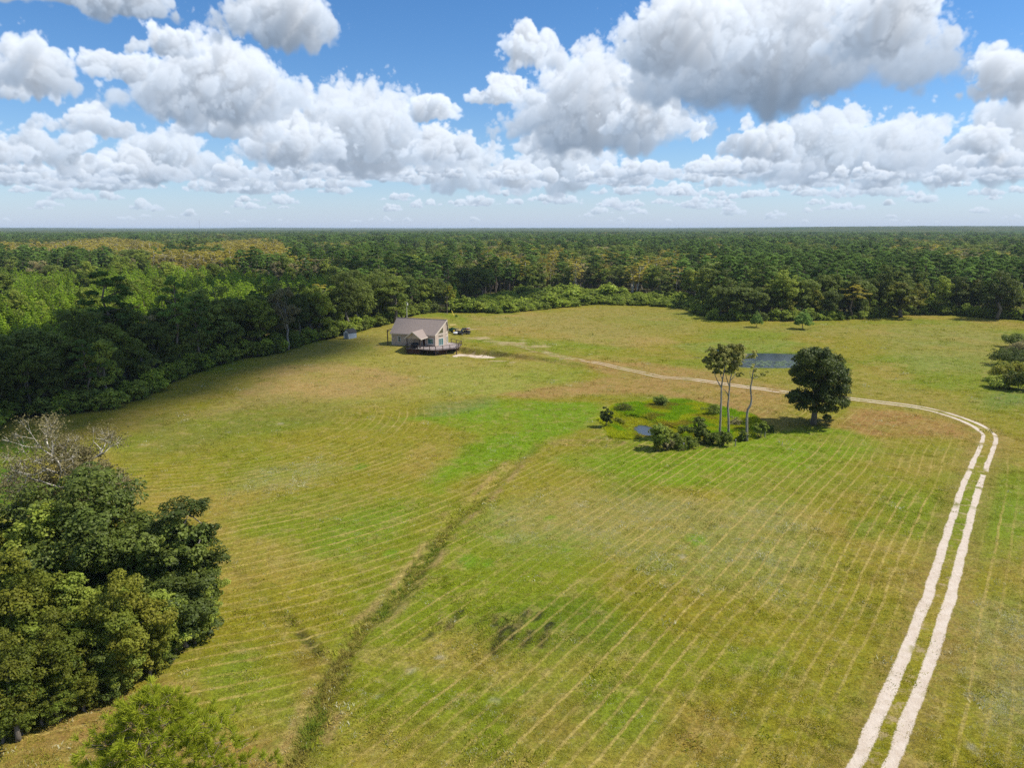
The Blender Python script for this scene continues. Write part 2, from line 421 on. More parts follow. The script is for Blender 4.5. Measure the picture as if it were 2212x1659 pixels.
def gh(x, y):
    x = np.asarray(x, float); y = np.asarray(y, float)
    h = (NZ1.fbm(x, y, 46, 2)-.5)*.9*sstep(8, 30, np.abs(y-0))+(NZ2.fbm(x, y, 13, 2)-.5)*.14
    near_house = np.exp(-((x+28)**2+(y-205)**2)/(40.0**2)); h = h*(1-.85*near_house)
    u, w = hl(x, y)
    bd, _ = line_sd(x, y, BANK[::-1])                 # negative behind the bank
    fade = sstep(34, 0, x)*(1-sstep(25, 95, w))*sstep(-38, -3, u)
    steep = sstep(-.15, 1.1, -bd)
    soft = sstep(-10, 0.3, w)
    t7 = sstep(5.0, 6.6, u); s = soft*(1-t7)+sstep(-.7, .1, w)*t7
    s = np.where(u >= 15, steep, s)
    h = h+1.02*s*fade
    h = h-.42*sstep(4.5, 7.5, u)*sstep(27, 18, u)*np.exp(-((w+4.5)/3.6)**2)
    m = (x > -60) & (x < 60) & (y > 150) & (y < 260)
    if m.any():
        pd = np.full(x.shape, -50.0); pd[m] = poly_sd(x[m], y[m], PAD); h = h-(.62+.0*h)*sstep(-2.2, .3, pd)-sstep(-.3, .5, pd)*0
    # ditches and ponds
    m = (np.abs(x) < 60) & (y < 130) & (y > 10)
    if m.any():
        d, al = line_sd(x[m], y[m], DITCH); t = np.zeros(x.shape); t[m] = -.30*np.exp(-(d/.8)**2)+.06*np.exp(-((np.abs(d)-1.7)/.6)**2)
        d, al = line_sd(x[m], y[m], DITCH2); t[m] += -.2*np.exp(-(d/.4)**2)*sstep(14,20,al)
        t[m] += -.45*sstep(-1.5, 1.5, poly_sd(x[m], y[m], POND1)); h = h+t
        tt = sstep(-2.5, 1.0, poly_sd(x[m], y[m], WATER1)); z = h[m]; h[m] = z*(1-tt)+(-1.05)*tt
    m = (x > 40) & (x < 130) & (y > 150) & (y < 240)
    if m.any():
        z = h[m]; tt = sstep(-2.5, 1.5, poly_sd(x[m], y[m], POND2)); h[m] = z*(1-tt)+(-1.15)*tt
    far = sstep(600, 1400, np.hypot(x, y)); h = h*(1-far)
    return h
def gh1(x, y): return float(gh(np.array([float(x)]), np.array([float(y)]))[0])

# ---------------------------------------------------------------- ground
ALB = 0.565
FIELD_LEFT = [(-40, 950), (30, 902), (130, 898), (235, 880), (330, 847), (420, 806), (500, 781), (560, 770), (600, 764), (650, 748), (700, 735), (748, 727), (790, 712), (840, 703), (870, 690), (905, 680), (940, 676)]
FIELD_BACK = [(975, 676), (1030, 676), (1075, 679), (1140, 672), (1200, 665), (1290, 658), (1400, 661), (1480, 668), (1508, 680), (1530, 691), (1600, 694), (1700, 694), (1780, 692), (1860, 687), (1960, 680), (2060, 681), (2130, 686), (2230, 692), (2420, 700)]
FIELD = [(-150, 60)]+PXL(FIELD_LEFT)+PXL(FIELD_BACK)+[(420, 180), (420, -80), (-150, -80)]
KUDZU = PXL([(975, 674), (1030, 675), (1075, 677), (1140, 671), (1200, 664), (1290, 657), (1400, 660), (1480, 667), (1515, 684), (1530, 672), (1490, 650), (1400, 640), (1300, 634), (1200, 632), (1100, 640), (1030, 650), (985, 660)])
MARSH = smooth_line(PXL([(1292, 905), (1300, 885), (1345, 872), (1430, 866), (1520, 874), (1570, 885), (1625, 900), (1645, 925), (1610, 948), (1560, 950), (1490, 952), (1430, 950), (1360, 952), (1310, 935), (1292, 905)]), 1.0)
A_ = lambda r, g, b: np.array(srgb(r, g, b, ALB))
PATCH = [   # colour, softness in metres, strength, outline in the photograph
    (A_(172, 162, 76), 9, .8, [(770, 722), (842, 704), (905, 690), (990, 700), (1010, 770), (1200, 850), (1050, 858), (880, 868), (640, 880), (520, 860), (560, 800), (660, 755)]),
    (A_(160, 146, 60), 4, .6, [(560, 775), (750, 730), (840, 708), (850, 740), (700, 770), (560, 820), (380, 880), (300, 880)]),
    (A_(186, 152, 96), 5, .8, [(610, 790), (720, 782), (860, 800), (905, 830), (770, 856), (560, 880), (450, 900), (520, 840)]),
    (A_(128, 130, 58), 8, .6, [(300, 900), (620, 850), (760, 870), (720, 910), (480, 960), (300, 1000), (230, 960)]),
    (A_(158, 168, 66), 7, .5, [(960, 800), (1220, 775), (1280, 830), (1060, 855), (900, 850)]),
    (A_(186, 156, 92), 5, .65, [(1000, 685), (1150, 676), (1320, 700), (1480, 742), (1350, 750), (1180, 738), (1040, 728)]),
    (A_(158, 148, 72), 9, .6, [(1080, 690), (1300, 662), (1480, 670), (1520, 720), (1250, 730)]),
    (A_(180, 142, 86), 3, .85, [(1225, 782), (1400, 783), (1530, 798), (1700, 843), (1715, 880), (1650, 905), (1560, 878), (1420, 853), (1270, 852), (1130, 862), (1080, 856), (1180, 835), (1330, 815)]),
    (A_(168, 132, 76), 3, .8, [(1440, 850), (1560, 868), (1690, 878), (1700, 905), (1640, 903), (1540, 872)]),
    (A_(176, 132, 78), 3.5, .9, [(1835, 878), (1960, 885), (2080, 915), (2115, 935), (2060, 945), (1900, 938), (1835, 925)]),
    (A_(166, 148, 74), 8, .5, [(1480, 790), (1750, 800), (2000, 840), (2120, 870), (2100, 900), (1850, 860), (1600, 830)]),
    (A_(132, 152, 52), 5, .9, [(1462, 745), (1560, 738), (1670, 731), (1755, 744), (1700, 762), (1570, 774), (1500, 762)]),
    (A_(150, 156, 84), 9, .5, [(1900, 720), (2190, 715), (2150, 810), (1960, 800)]),
    (A_(164, 150, 80), 9, .5, [(1520, 705), (1900, 700), (2190, 700), (2100, 725), (1800, 730)]),
    (A_(120, 156, 6), 3.0, .94, [(880, 908), (1055, 862), (1150, 866), (1290, 868), (1312, 890), (1262, 935), (1180, 958), (1125, 985), (1050, 1020), (985, 1035), (930, 1058), (900, 1046), (975, 992), (1045, 940), (955, 915)]),
    (A_(120, 140, 78), 2.5, .55, [(920, 872), (1050, 856), (1080, 866), (960, 900), (900, 900)]),
    (A_(126, 156, 8), 3.5, .92, [(1640, 930), (1760, 924), (1850, 930), (1910, 955), (1870, 985), (1700, 1020), (1590, 1050), (1440, 1050), (1280, 1010), (1180, 990), (1230, 978), (1400, 982), (1560, 960)]),
    (A_(130, 150, 40), 4, .6, [(1560, 1040), (1800, 1010), (1870, 1050), (1700, 1100), (1560, 1090)]),
    (A_(154, 158, 96), 5, .5, [(1090, 1090), (1250, 1060), (1420, 1080), (1700, 1090), (1760, 1190), (1720, 1300), (1600, 1270), (1480, 1250), (1300, 1190), (1100, 1180), (1050, 1140)]),
    (A_(156, 160, 98), 4, .4, [(560, 1020), (700, 990), (760, 1010), (640, 1060), (520, 1070)]),
    (A_(158, 126, 44), 3, .4, [(1240, 1230), (1400, 1220), (1560, 1290), (1600, 1360), (1480, 1360), (1300, 1300)]),
    (A_(104, 128, 18), 2.2, .9, [(1040, 1310), (1170, 1285), (1270, 1298), (1360, 1350), (1330, 1400), (1200, 1425), (1080, 1410), (1030, 1360)]),
    (A_(126, 152, 36), 3, .75, [(790, 1100), (900, 1080), (880, 1150), (790, 1200), (690, 1210), (680, 1170)]),
    (A_(124, 150, 40), 3, .7, [(420, 1480), (520, 1400), (620, 1430), (668, 1560), (640, 1690), (500, 1690), (540, 1540)]),
    (A_(176, 138, 84), 2.0, .85, [(-40, 1620), (120, 1550), (300, 1496), (380, 1462), (430, 1480), (390, 1550), (560, 1570), (640, 1650), (560, 1700), (-40, 1700)]),
    (A_(160, 146, 66), 2.0, .6, [(60, 1640), (200, 1600), (240, 1690), (60, 1700)]),
    (A_(58, 112, 12), 4, .9, [(-60, 955), (95, 955), (85, 1010), (60, 1130), (-60, 1130)]),
    (A_(150, 112, 62), 1.6, .6, [(628, 1385), (690, 1390), (700, 1440), (660, 1470), (630, 1440)]),
    (A_(124, 144, 30), 3, .7, [(1330, 1470), (1470, 1500), (1480, 1560), (1350, 1580), (1290, 1520)]),
    (A_(158, 122, 66), 2.2, .55, [(1080, 1500), (1260, 1480), (1300, 1560), (1160, 1600)]),
    (A_(154, 122, 56), 3, .4, [(1500, 1500), (1620, 1520), (1580, 1640), (1450, 1620)]),
    (A_(166, 148, 66), 3, .5, [(800, 1560), (1000, 1540), (1050, 1690), (700, 1690)]),
    (A_(126, 152, 34), 4, .7, [(2080, 1110), (2150, 1060), (2212, 1040), (2260, 1090), (2212, 1170), (2100, 1220)]),
    (A_(150, 156, 100), 3, .45, [(2090, 1330), (2212, 1290), (2300, 1400), (2260, 1620), (2080, 1560)]),
    (A_(110, 140, 70), 5, .6, [(2120, 850), (2220, 840), (2260, 880), (2150, 880)]),
    (A_(120, 148, 28), 2, .7, [(1830, 1130), (1900, 1120), (1890, 1160), (1840, 1170)]),
    (A_(120, 148, 28), 2, .7, [(1600, 1390), (1690, 1380), (1690, 1450), (1610, 1450)]),
]
SPOTS_GREEN = [(1085, 1155, 1.0), (1190, 1120, .8), (1010, 1212, 1.3), (1052, 1215, .8), (1222, 1183, .8), (845, 1195, .9), (780, 1010, 1.2), (1505, 1165, 1.2), (1095, 940, 1.0)]
SPOTS_PALE = [(1255, 1475, .5), (1065, 1497, .5), (1050, 1510, .4), (810, 1502, .45), (1480, 1200, .5), (1420, 1185, .7), (1155, 1540, .4), (980, 1505, .4), (690, 1379, .8), (2080, 1595, .6), (605, 915, 1.0), (770, 870, .9), (1340, 1310, .35), (1270, 1460, .4), (950, 1420, .8), (890, 1450, .8)]
MUD = [((1102, 1375), (1139, 1314), .55), ((1069, 1400), (1092, 1340), .5), ((966, 1355), (997, 1314), .4), ((1064, 1350), (1072, 1327), .3), ((1130, 1390), (1147, 1359), .55), ((1167, 1390), (1187, 1340), .5), ((1155, 1335), (1168, 1319), .35), ((1027, 1347), (1042, 1334), .3), ((1060, 1410), (1066, 1395), .4), ((1108, 1350), (1124, 1330), .4), ((920, 1378), (935, 1362), .3), ((940, 1344), (955, 1338), .3)]
SAND = [(1105, 746, 9.5, 1.6), (1165, 752, 5, 1.3), (1034, 733.5, 7, 1.5), (1060, 741, 5, .5), (1154, 764.2, 2.3, .55), (1181, 765, 2.3, .5), (1204, 773, 3.5, .5), (1220, 777.5, 3.2, .4), (1143, 754, 4, .5), (1105, 780.5, 1.8, .5), (1000, 714.5, 6, .8), (1022, 712.5, 5, .6), (1075, 777, 4, .5), (1130, 738, 2.5, .3)]
AX, AY = G(1500, 1600); BX, BY = G(1790, 1180); _l = math.hypot(BX-AX, BY-AY); ROW_A = ((BX-AX)/_l, (BY-AY)/_l)
ROW_C = G(430, 905); ROW_D = G(1330, 640); ROW_E = G(1700, 775)

def ground_color(x, y):
    x = np.asarray(x, float); y = np.asarray(y, float); n = x.shape[0]
    wx = (NZ1.fbm(x, y, 9, 4)-.5)*7; wy = (NZ2.fbm(x, y, 9, 4)-.5)*7
    r = np.hypot(x, y)
    c = np.tile(A_(152, 144, 36), (n, 1))
    v = NZ3.fbm(x, y, 26, 4)[:, None]; g = NZ1.fbm(x+400, y, 17, 4)[:, None]
    c = c*(1-sstep(.42, .68, v))+A_(132, 146, 26)*sstep(.42, .68, v)
    c = c*(1-.7*sstep(.52, .72, g))+A_(174, 150, 70)*.7*sstep(.52, .72, g)
    fr = (r < 460)
    xf, yf, wxf, wyf = x[fr], y[fr], wx[fr], wy[fr]; cf = c[fr]
    for col, soft, k, P in PATCH:
        W = PXL(P); bx = [p[0] for p in W]; by = [p[1] for p in W]; e = soft+6
        m = (xf > min(bx)-e) & (xf < max(bx)+e) & (yf > min(by)-e) & (yf < max(by)+e)
        if not m.any(): continue
        sc = min(1, soft/3.5)
        d = poly_sd(xf[m]+wxf[m]*sc, yf[m]+wyf[m]*sc, W)
        a = (k*sstep(-soft*.7, soft*.7, d)*(.65+.35*sstep(.3, .6, NZ2.fbm(xf[m]+90, yf[m], 6, 3))))[:, None]
        cf[m] = cf[m]*(1-a)+col*a
    for px, py, s in SPOTS_GREEN:
        gx, gy = G(px, py); a = (.85*sstep(1.3, .4, np.hypot(xf-gx+wxf*.12, (yf-gy)*.7+wyf*.12)/s))[:, None]; cf[:] = cf*(1-a)+A_(120, 156, 26)*a
    for px, py, s in SPOTS_PALE:
        gx, gy = G(px, py); a = (.75*sstep(1.0, .3, np.hypot(xf-gx+wxf*.2, (yf-gy)*.6+wyf*.2)/s/.8)*sstep(.42, .6, NZ1.fbm(xf, yf, .9, 2)))[:, None]; cf[:] = cf*(1-a)+A_(196, 188, 168)*a
    for p, q, s in MUD:
        a0, b0 = G(*p), G(*q); d, _ = line_sd(xf+wxf*.06, yf+wyf*.06, [a0, b0]); a = (.95*sstep(1.0, .35, np.abs(d)/s))[:, None]; cf[:] = cf*(1-a)+A_(42, 40, 30)*a
    for px, py, sx, sy in SAND:
        gx, gy = G(px, py, .5); a = (.9*sstep(1.15, .35, np.hypot((xf-gx)/sx*1.6, (yf-gy)/sy/2.6)+(NZ3.fbm(xf, yf, 1.6, 3)-.5)*1.3))[:, None]; cf[:] = cf*(1-a*.8)+A_(214, 188, 150)*a*.8
    # ditch: darker rough grass, bare edges; the marsh; verge of the track; soil under the trees
    d, al = line_sd(xf, yf, DITCH); d = np.abs(d+wxf*.05); low = sstep(40, 62, al)
    a = (.7*sstep(1.0, .3, d)*(.55+.45*low)*(.5+.5*sstep(.35,.6,NZ3.fbm(xf,yf,2.5,3))))[:, None]; cf[:] = cf*(1-a)+A_(120, 106, 56)*a
    a = (.8*np.exp(-((d-.75)/.22)**2)*sstep(.46, .6, NZ1.fbm(xf+50, yf, 5, 3))*low)[:, None]; cf[:] = cf*(1-a)+A_(52, 46, 26)*a
    e = (.7*np.exp(-((d-1.35)/.45)**2)*sstep(.45, .62, NZ2.fbm(xf, yf, 4, 3)))[:, None]; cf[:] = cf*(1-e)+A_(186, 150, 108)*e
    d, al = line_sd(xf, yf, DITCH2); a = ((.25+.7*sstep(14, 20, al))*sstep(.7, .15, np.abs(d+wxf*.04))*sstep(.35, .5, NZ1.fbm(xf, yf, 3, 2)+.12))[:, None]; cf[:] = cf*(1-a)+A_(66, 58, 34)*a
    d = poly_sd(xf+wxf*.6, yf+wyf*.9, MARSH); a = (.9*sstep(-1.2, 1.2, d))[:, None]; mg = NZ3.fbm(xf, yf, 5, 3)[:, None]
    cf[:] = cf*(1-a)+(A_(128, 156, 24)*(1-mg)+A_(160, 160, 34)*mg)*a
    d = poly_sd(xf, yf, POND2); a = (.8*sstep(-5, -1, d))[:, None]; cf[:] = cf*(1-a)+A_(104, 128, 34)*a
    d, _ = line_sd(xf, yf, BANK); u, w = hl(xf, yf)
    a = (.9*sstep(.95, .4, np.abs(d-.35))*sstep(14, 15.5, u)*sstep(14, -4, xf)*(.45+.55*sstep(.4, .55, NZ2.fbm(xf, yf, 1.8, 3))))[:, None]; cf[:] = cf*(1-a)+A_(112, 92, 50)*a  # bank face: brown earth, with the overhang's shade painted in as a darker band
    a = (.5*np.exp(-((d+.9)/.7)**2)*sstep(14, 15.5, u)*sstep(44, 30, xf))[:, None]; cf[:] = cf*(1-a)+A_(170, 138, 86)*a
    a = (.9*sstep(14, 18, u)*sstep(34, 26, u)*np.exp(-((d+.0)/1.5)**2)*sstep(.5, .6, NZ1.fbm(xf, yf, 2.5, 3)))[:, None]; cf[:] = cf*(1-a)+A_(205, 180, 150)*a
    # mown verge colours beside the track
    d, _ = line_sd(xf, yf, ROAD); d = np.abs(d); a = (.55*sstep(3.6, 1.6, d)*sstep(.5,1.2,d))[:, None]; cf[:] = cf*(1-a)+A_(158, 134, 72)*a
    c[fr] = cf
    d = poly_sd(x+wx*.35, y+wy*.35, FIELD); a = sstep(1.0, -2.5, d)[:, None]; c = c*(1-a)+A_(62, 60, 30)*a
    return c
PALE = [PXL(p[3]) for p in PATCH if p[0][2] > .55*p[0][1]*0+A_(0, 0, 90)[2] and p[0][1] > A_(0, 150, 0)[1] and p[0][0] < A_(162, 0, 0)[0]]
def pale_mask(x, y):
    m = np.zeros(len(x))
    for P in PALE: m = np.maximum(m, sstep(-5, 4, poly_sd(x, y, P)))
    return m
def ground_rows(x, y):
    """mowing rows: phase (one unit per row) and strength"""
    x = np.asarray(x, float); y = np.asarray(y, float)
    wob = (NZ1.fbm(x, y, 22, 3)-.5)*2.4
    d, _ = line_sd(x, y, DITCH); d = -d      # positive on the house side
    pa = (-(x*ROW_A[1])+y*ROW_A[0]+wob*.5)/1.30
    pc = (np.hypot(x-ROW_C[0], y-ROW_C[1])+wob)/1.5
    pd = (np.hypot(x-ROW_D[0], (y-ROW_D[1])*1.0)+wob)/4.2
    pe = (np.hypot(x-ROW_E[0], y-ROW_E[1])+wob)/3.6
    far = sstep(150, 172, y)
    left = x < np.interp(y, DITCH[::-1, 1][np.argsort(DITCH[::-1, 1])], DITCH[::-1, 0][np.argsort(DITCH[::-1, 1])])-1.0
    ph = np.where(y > 168, np.where(x > 60, pe, pd), np.where(left, pc, pa))
    amp = .35+.65*sstep(.34, .58, NZ3.fbm(x+70, y, 24, 3))
    amp = amp*np.where(y > 150, .5, 1)*(1-.75*sstep(55, 75, x)*sstep(95, 120, y))*np.where((y > 135) & (y < 205) & (x < 60), .25, 1)
    gp = sstep(-3, 2, poly_sd(x, y, PXL(PATCH[14][3])))
    amp = amp*(1-.75*gp)
    amp = np.where((y <= 168) & left, amp*sstep(20, 34, np.hypot(x-ROW_C[0], y-ROW_C[1])), amp)
    return ph, amp, pc

def axis(parts):
    v = [parts[0][0]]
    for a, b, s in parts:
        n = max(1, int(round((b-a)/s))); v += list(a+(b-a)*(np.arange(n)+1)/n)
    return np.array(v)
def geo(a, b, n): return list(a*(b/a)**(np.arange(1, n+1)/n))
gx = axis([(-150, -55, .9), (-55, 65, .5), (65, 205, .9)]); gx = np.array([-205-v for v in geo(20, 16000, 26)][::-1]+[-195, -180, -165]+list(gx)+[220, 240, 270]+[265+v for v in geo(20, 16000, 26)])
gy = axis([(14, 90, .42), (90, 250, .7), (250, 345, 1.1)]); gy = np.array([-300, -120, -60, -25, -5, 6]+list(gy)+[345+v for v in geo(6, 17000, 44)])
XX, YY = np.meshgrid(gx, gy); xs, ys = XX.ravel(), YY.ravel()
zs = gh(xs, ys)
def grid_faces(nx, ny):
    i = np.arange(nx*ny).reshape(ny, nx)
    return np.stack([i[:-1, :-1], i[:-1, 1:], i[1:, 1:], i[1:, :-1]], -1).reshape(-1, 4)
def grid_mesh(name, co, faces, mats):
    me = bpy.data.meshes.new(name); n = len(faces)
    me.vertices.add(len(co)); me.vertices.foreach_set('co', np.asarray(co, np.float32).ravel())
    me.loops.add(n*4); me.loops.foreach_set('vertex_index', faces.astype(np.int32).ravel())
    me.polygons.add(n); me.polygons.foreach_set('loop_start', np.arange(0, n*4, 4, dtype=np.int32))
    for m in mats: me.materials.append(m)
    me.update(calc_edges=True); me.polygons.foreach_set('use_smooth', np.ones(n, bool)); return me
def put_attr(me, name, v):
    v = np.asarray(v, np.float32)
    if v.ndim == 2:
        a = me.attributes.new(name, 'FLOAT_COLOR', 'POINT'); a.data.foreach_set('color', np.concatenate([v, np.ones((len(v), 1), np.float32)], 1).ravel())
    else:
        a = me.attributes.new(name, 'FLOAT', 'POINT'); a.data.foreach_set('value', v)

def ground_material(track):
    m, nt = mat_nodes("track_sand_and_grass" if track else "mown_field"); b = NB(nt)
    tc = b.n('ShaderNodeTexCoord'); P = tc.outputs['Object']
    col = b.attr('gcol').outputs['Color']
    n1 = b.noise(P, .55, 6, .62); n2 = b.noise(P, 4.2, 5, .68); n3 = b.noise(P, .16, 4)
    # rows of cut hay
    ph = b.attr('rowphase').outputs['Fac']; am = b.attr('rowamp').outputs['Fac']
    wob = b.noise(P, .35, 3)
    f = b.math('FRACT', b.math('ADD', ph, b.math('MULTIPLY', wob, .30)))
    tri = b.math('ABSOLUTE', b.math('SUBTRACT', f, .5))
    wn = b.n('ShaderNodeTexWhiteNoise', noise_dimensions='1D'); b.set(wn.inputs['W'], b.math('FLOOR', b.math('ADD', ph, b.math('MULTIPLY', wob, .30)))); am = b.math('MULTIPLY', am, b.ramp(wn.outputs['Value'], .1, .8, .55, 1.2))
    row = b.math('MULTIPLY', b.ramp(tri, .14, .05), b.math('MULTIPLY', am, b.ramp(b.noise(P, .5, 5, .6), .30, .48)))
    dark = b.math('MULTIPLY', b.ramp(tri, .30, .48), b.math('MULTIPLY', am, b.ramp(b.noise(P, 1.1, 3), .42, .6)))
    # uneven sward
    mot = b.noise(P, 1.15, 5, .6); cl = b.noise(P, .42, 5, .6, .4)
    col = b.mix(b.ramp(mot, .50, .60, 0, .34), col, b.mix(n2, srgb(116, 128, 34, ALB), srgb(140, 146, 50, ALB)))
    col = b.mix(b.ramp(cl, .54, .60, 0, .30), col, srgb(190, 164, 104, ALB))
    col = b.scale_col(col, b.ramp(mot, .30, .52, .80, 1.04))
    col = b.mix(b.ramp(n3, .50, .70, 0, .35), col, b.mix(n1, srgb(118, 138, 34, ALB), srgb(148, 150, 60, ALB)))
    col = b.mix(b.ramp(n1, .56, .72, 0, .45), col, srgb(186, 162, 104, ALB))
    col = b.mix(b.ramp(n1, .46, .30, 0, .5), col, srgb(108, 110, 26, ALB))
    hay = b.mix(n2, srgb(178, 158, 80, ALB), srgb(206, 184, 112, ALB))
    col = b.mix(b.math('MULTIPLY', row, .68), col, hay)
    col = b.mix(b.math('MULTIPLY', dark, .35), col, srgb(112, 118, 30, ALB))
    fleck = b.noise(P, 9.0, 3, .7)
    col = b.mix(b.ramp(fleck, .60, .74, 0, .30), col, srgb(190, 190, 150, ALB))
    col = b.scale_col(col, b.ramp(n2, .28, .74, .62, 1.36))
    if track:
        lat = b.attr('lat').outputs['Fac']; k = b.attr('rut').outputs['Fac']
        e = b.math('ADD', b.math('MULTIPLY', b.math('SUBTRACT', b.noise(P, 4.5, 5, .75), .5), .42), b.math('MULTIPLY', b.math('SUBTRACT', b.noise(P, .30, 4), .5), .40))
        lat = b.math('ADD', lat, b.math('MULTIPLY', b.math('SUBTRACT', b.noise(P, .18, 3), .5), .35)); d = b.math('ABSOLUTE', b.math('SUBTRACT', b.math('ABSOLUTE', lat), .90))
        s = b.ramp(b.math('ADD', b.math('SUBTRACT', d, b.math('MULTIPLY', b.math('SUBTRACT', k, .66), 1.1)), e), .47, .34)
        s = b.math('MULTIPLY', s, b.ramp(b.math('ADD', k, b.math('MULTIPLY', b.math('SUBTRACT', b.noise(P, .22, 3), .5), 1.3)), .38, .55))
        sand = b.mix(b.noise(P, 1.5, 5), srgb(206, 184, 160, ALB*1.05), srgb(240, 228, 214, ALB*1.2))
        mid = b.math('MULTIPLY', b.ramp(b.math('ABSOLUTE', lat), 1.9, .8), b.ramp(b.noise(P, .9, 5), .56, .66))
        col = b.mix(b.math('MULTIPLY', mid, .55), col, srgb(206, 180, 148, ALB))
        fars = b.attr('farfade').outputs['Fac']
        col = b.mix(b.math('MULTIPLY', s, fars), col, sand)
    p = b.n('ShaderNodeBsdfPrincipled'); b.set(p.inputs['Base Color'], col); p.inputs['Roughness'].default_value = .95; p.inputs['Specular IOR Level'].default_value = .12
    bp = b.n('ShaderNodeBump'); bp.inputs['Strength'].default_value = .55; bp.inputs['Distance'].default_value = .12
    b.set(bp.inputs['Height'], b.math('ADD', n2, b.math('MULTIPLY', row, .25))); nt.links.new(bp.outputs[0], p.inputs['Normal'])
    b.out(p.outputs[0]); return m
M_GROUND = ground_material(False); M_TRACK = ground_material(True)
gme = grid_mesh("ground", np.stack([xs, ys, zs], 1), grid_faces(len(gx), len(gy)), [M_GROUND])
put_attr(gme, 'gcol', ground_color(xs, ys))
_ph, _am, _ = ground_rows(xs, ys)
_am = _am*sstep(-1, 3, poly_sd(xs, ys, FIELD))*(poly_sd(xs, ys, MARSH) < 0)*sstep(1.5, 3.5, np.abs(line_sd(xs, ys, ROAD)[0]))
_u, _w = hl(xs, ys); _am = _am*(1-.85*np.exp(-(((_u-7)/24)**2+((_w+2)/26)**2)))
put_attr(gme, 'rowphase', _ph); put_attr(gme, 'rowamp', _am)
ground = tag(obj("ground", gme), kind="structure")

# the sandy two-rut track
def ribbon(line, offs, lift):
    t = np.gradient(line, axis=0); t /= np.linalg.norm(t, axis=1)[:, None]; nrm = np.stack([-t[:, 1], t[:, 0]], 1)
    P = line[:, None, :]+nrm[:, None, :]*np.asarray(offs)[None, :, None]
    x, y = P[..., 0].ravel(), P[..., 1].ravel()
    return x, y, gh(x, y)+lift
offs = np.linspace(-2.1, 2.1, 9); RL = smooth_line(ROAD[::3], .7)
tx, ty, tz = ribbon(RL, offs, .02); lift = np.tile(1-(np.abs(offs)/2.1)**4, len(RL)); tz = tz-.012*(1-lift)
tme = grid_mesh("dirt_track", np.stack([tx, ty, tz], 1), grid_faces(len(offs), len(RL)), [M_TRACK])
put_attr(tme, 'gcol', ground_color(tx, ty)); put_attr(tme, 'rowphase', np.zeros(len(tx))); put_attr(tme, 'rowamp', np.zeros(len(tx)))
put_attr(tme, 'lat', np.tile(offs, len(RL)))
_s = np.repeat(np.linspace(0, 1, len(RL)), len(offs)); _px = PXY(tx, ty, tz)[0]; _py = PXY(tx, ty, tz)[1]
_rut = np.where(_py > 1300, .70, 0)+np.where((_py <= 1300) & (_py > 930), .55+.15*(_py-930)/370, 0); _rut = np.where(_rut > 0, _rut, np.where(_px > 1250, .64, .45))
put_attr(tme, 'rut', _rut); put_attr(tme, 'farfade', np.where(_py > 900, 1.0, np.where(_px > 1500, .8, .5)))
tag(obj("dirt_track", tme), kind="structure")

# ---------------------------------------------------------------- foliage
def leaf_mat(name, base, alt, gloss=.35, trans=.40, var=.40, bark_mix=0.0):
    m, nt = mat_nodes(name); b = NB(nt)
    oi = b.n('ShaderNodeObjectInfo'); v = b.attr('v').outputs['Fac']; w = b.attr('w').outputs['Fac']
    c = b.mix(b.math('ADD', b.math('MULTIPLY', oi.outputs['Random'], .4), b.math('MULTIPLY', w, .6)), base, alt)
    k = b.math('MULTIPLY', b.ramp(v, 0, 1, 1-var, 1+var), b.math('ADD', b.math('MULTIPLY', oi.outputs['Random'], .75), .66))
    c = b.scale_col(c, k)
    p = b.n('ShaderNodeBsdfPrincipled'); b.set(p.inputs['Base Color'], c); p.inputs['Roughness'].default_value = .55; p.inputs['Specular IOR Level'].default_value = gloss*.45
    t = b.n('ShaderNodeBsdfTranslucent'); b.set(t.inputs['Color'], b.mix(.5, c, b.scale_col(c, 1.6)))
    mx = b.n('ShaderNodeMixShader'); mx.inputs[0].default_value = trans; nt.links.new(p.outputs[0], mx.inputs[1]); nt.links.new(t.outputs[0], mx.inputs[2])
    b.out(mx.outputs[0]); return m
def bark_mat(name, a, c2):
    m, nt = mat_nodes(name); b = NB(nt); tc = b.n('ShaderNodeTexCoord')
    mp = b.n('ShaderNodeMapping'); mp.inputs['Scale'].default_value = (3, 3, .6); nt.links.new(tc.outputs['Object'], mp.inputs[0])
    n = b.noise(mp.outputs[0], 1.6, 6, .65)
    p = b.n('ShaderNodeBsdfPrincipled'); b.set(p.inputs['Base Color'], b.mix(b.ramp(n, .35, .65), a, c2)); p.inputs['Roughness'].default_value = .9; p.inputs['Specular IOR Level'].default_value = .15
    bp = b.n('ShaderNodeBump'); bp.inputs['Strength'].default_value = .5; bp.inputs['Distance'].default_value = .05; b.set(bp.inputs['Height'], n); nt.links.new(bp.outputs[0], p.inputs['Normal'])
    b.out(p.outputs[0]); return m
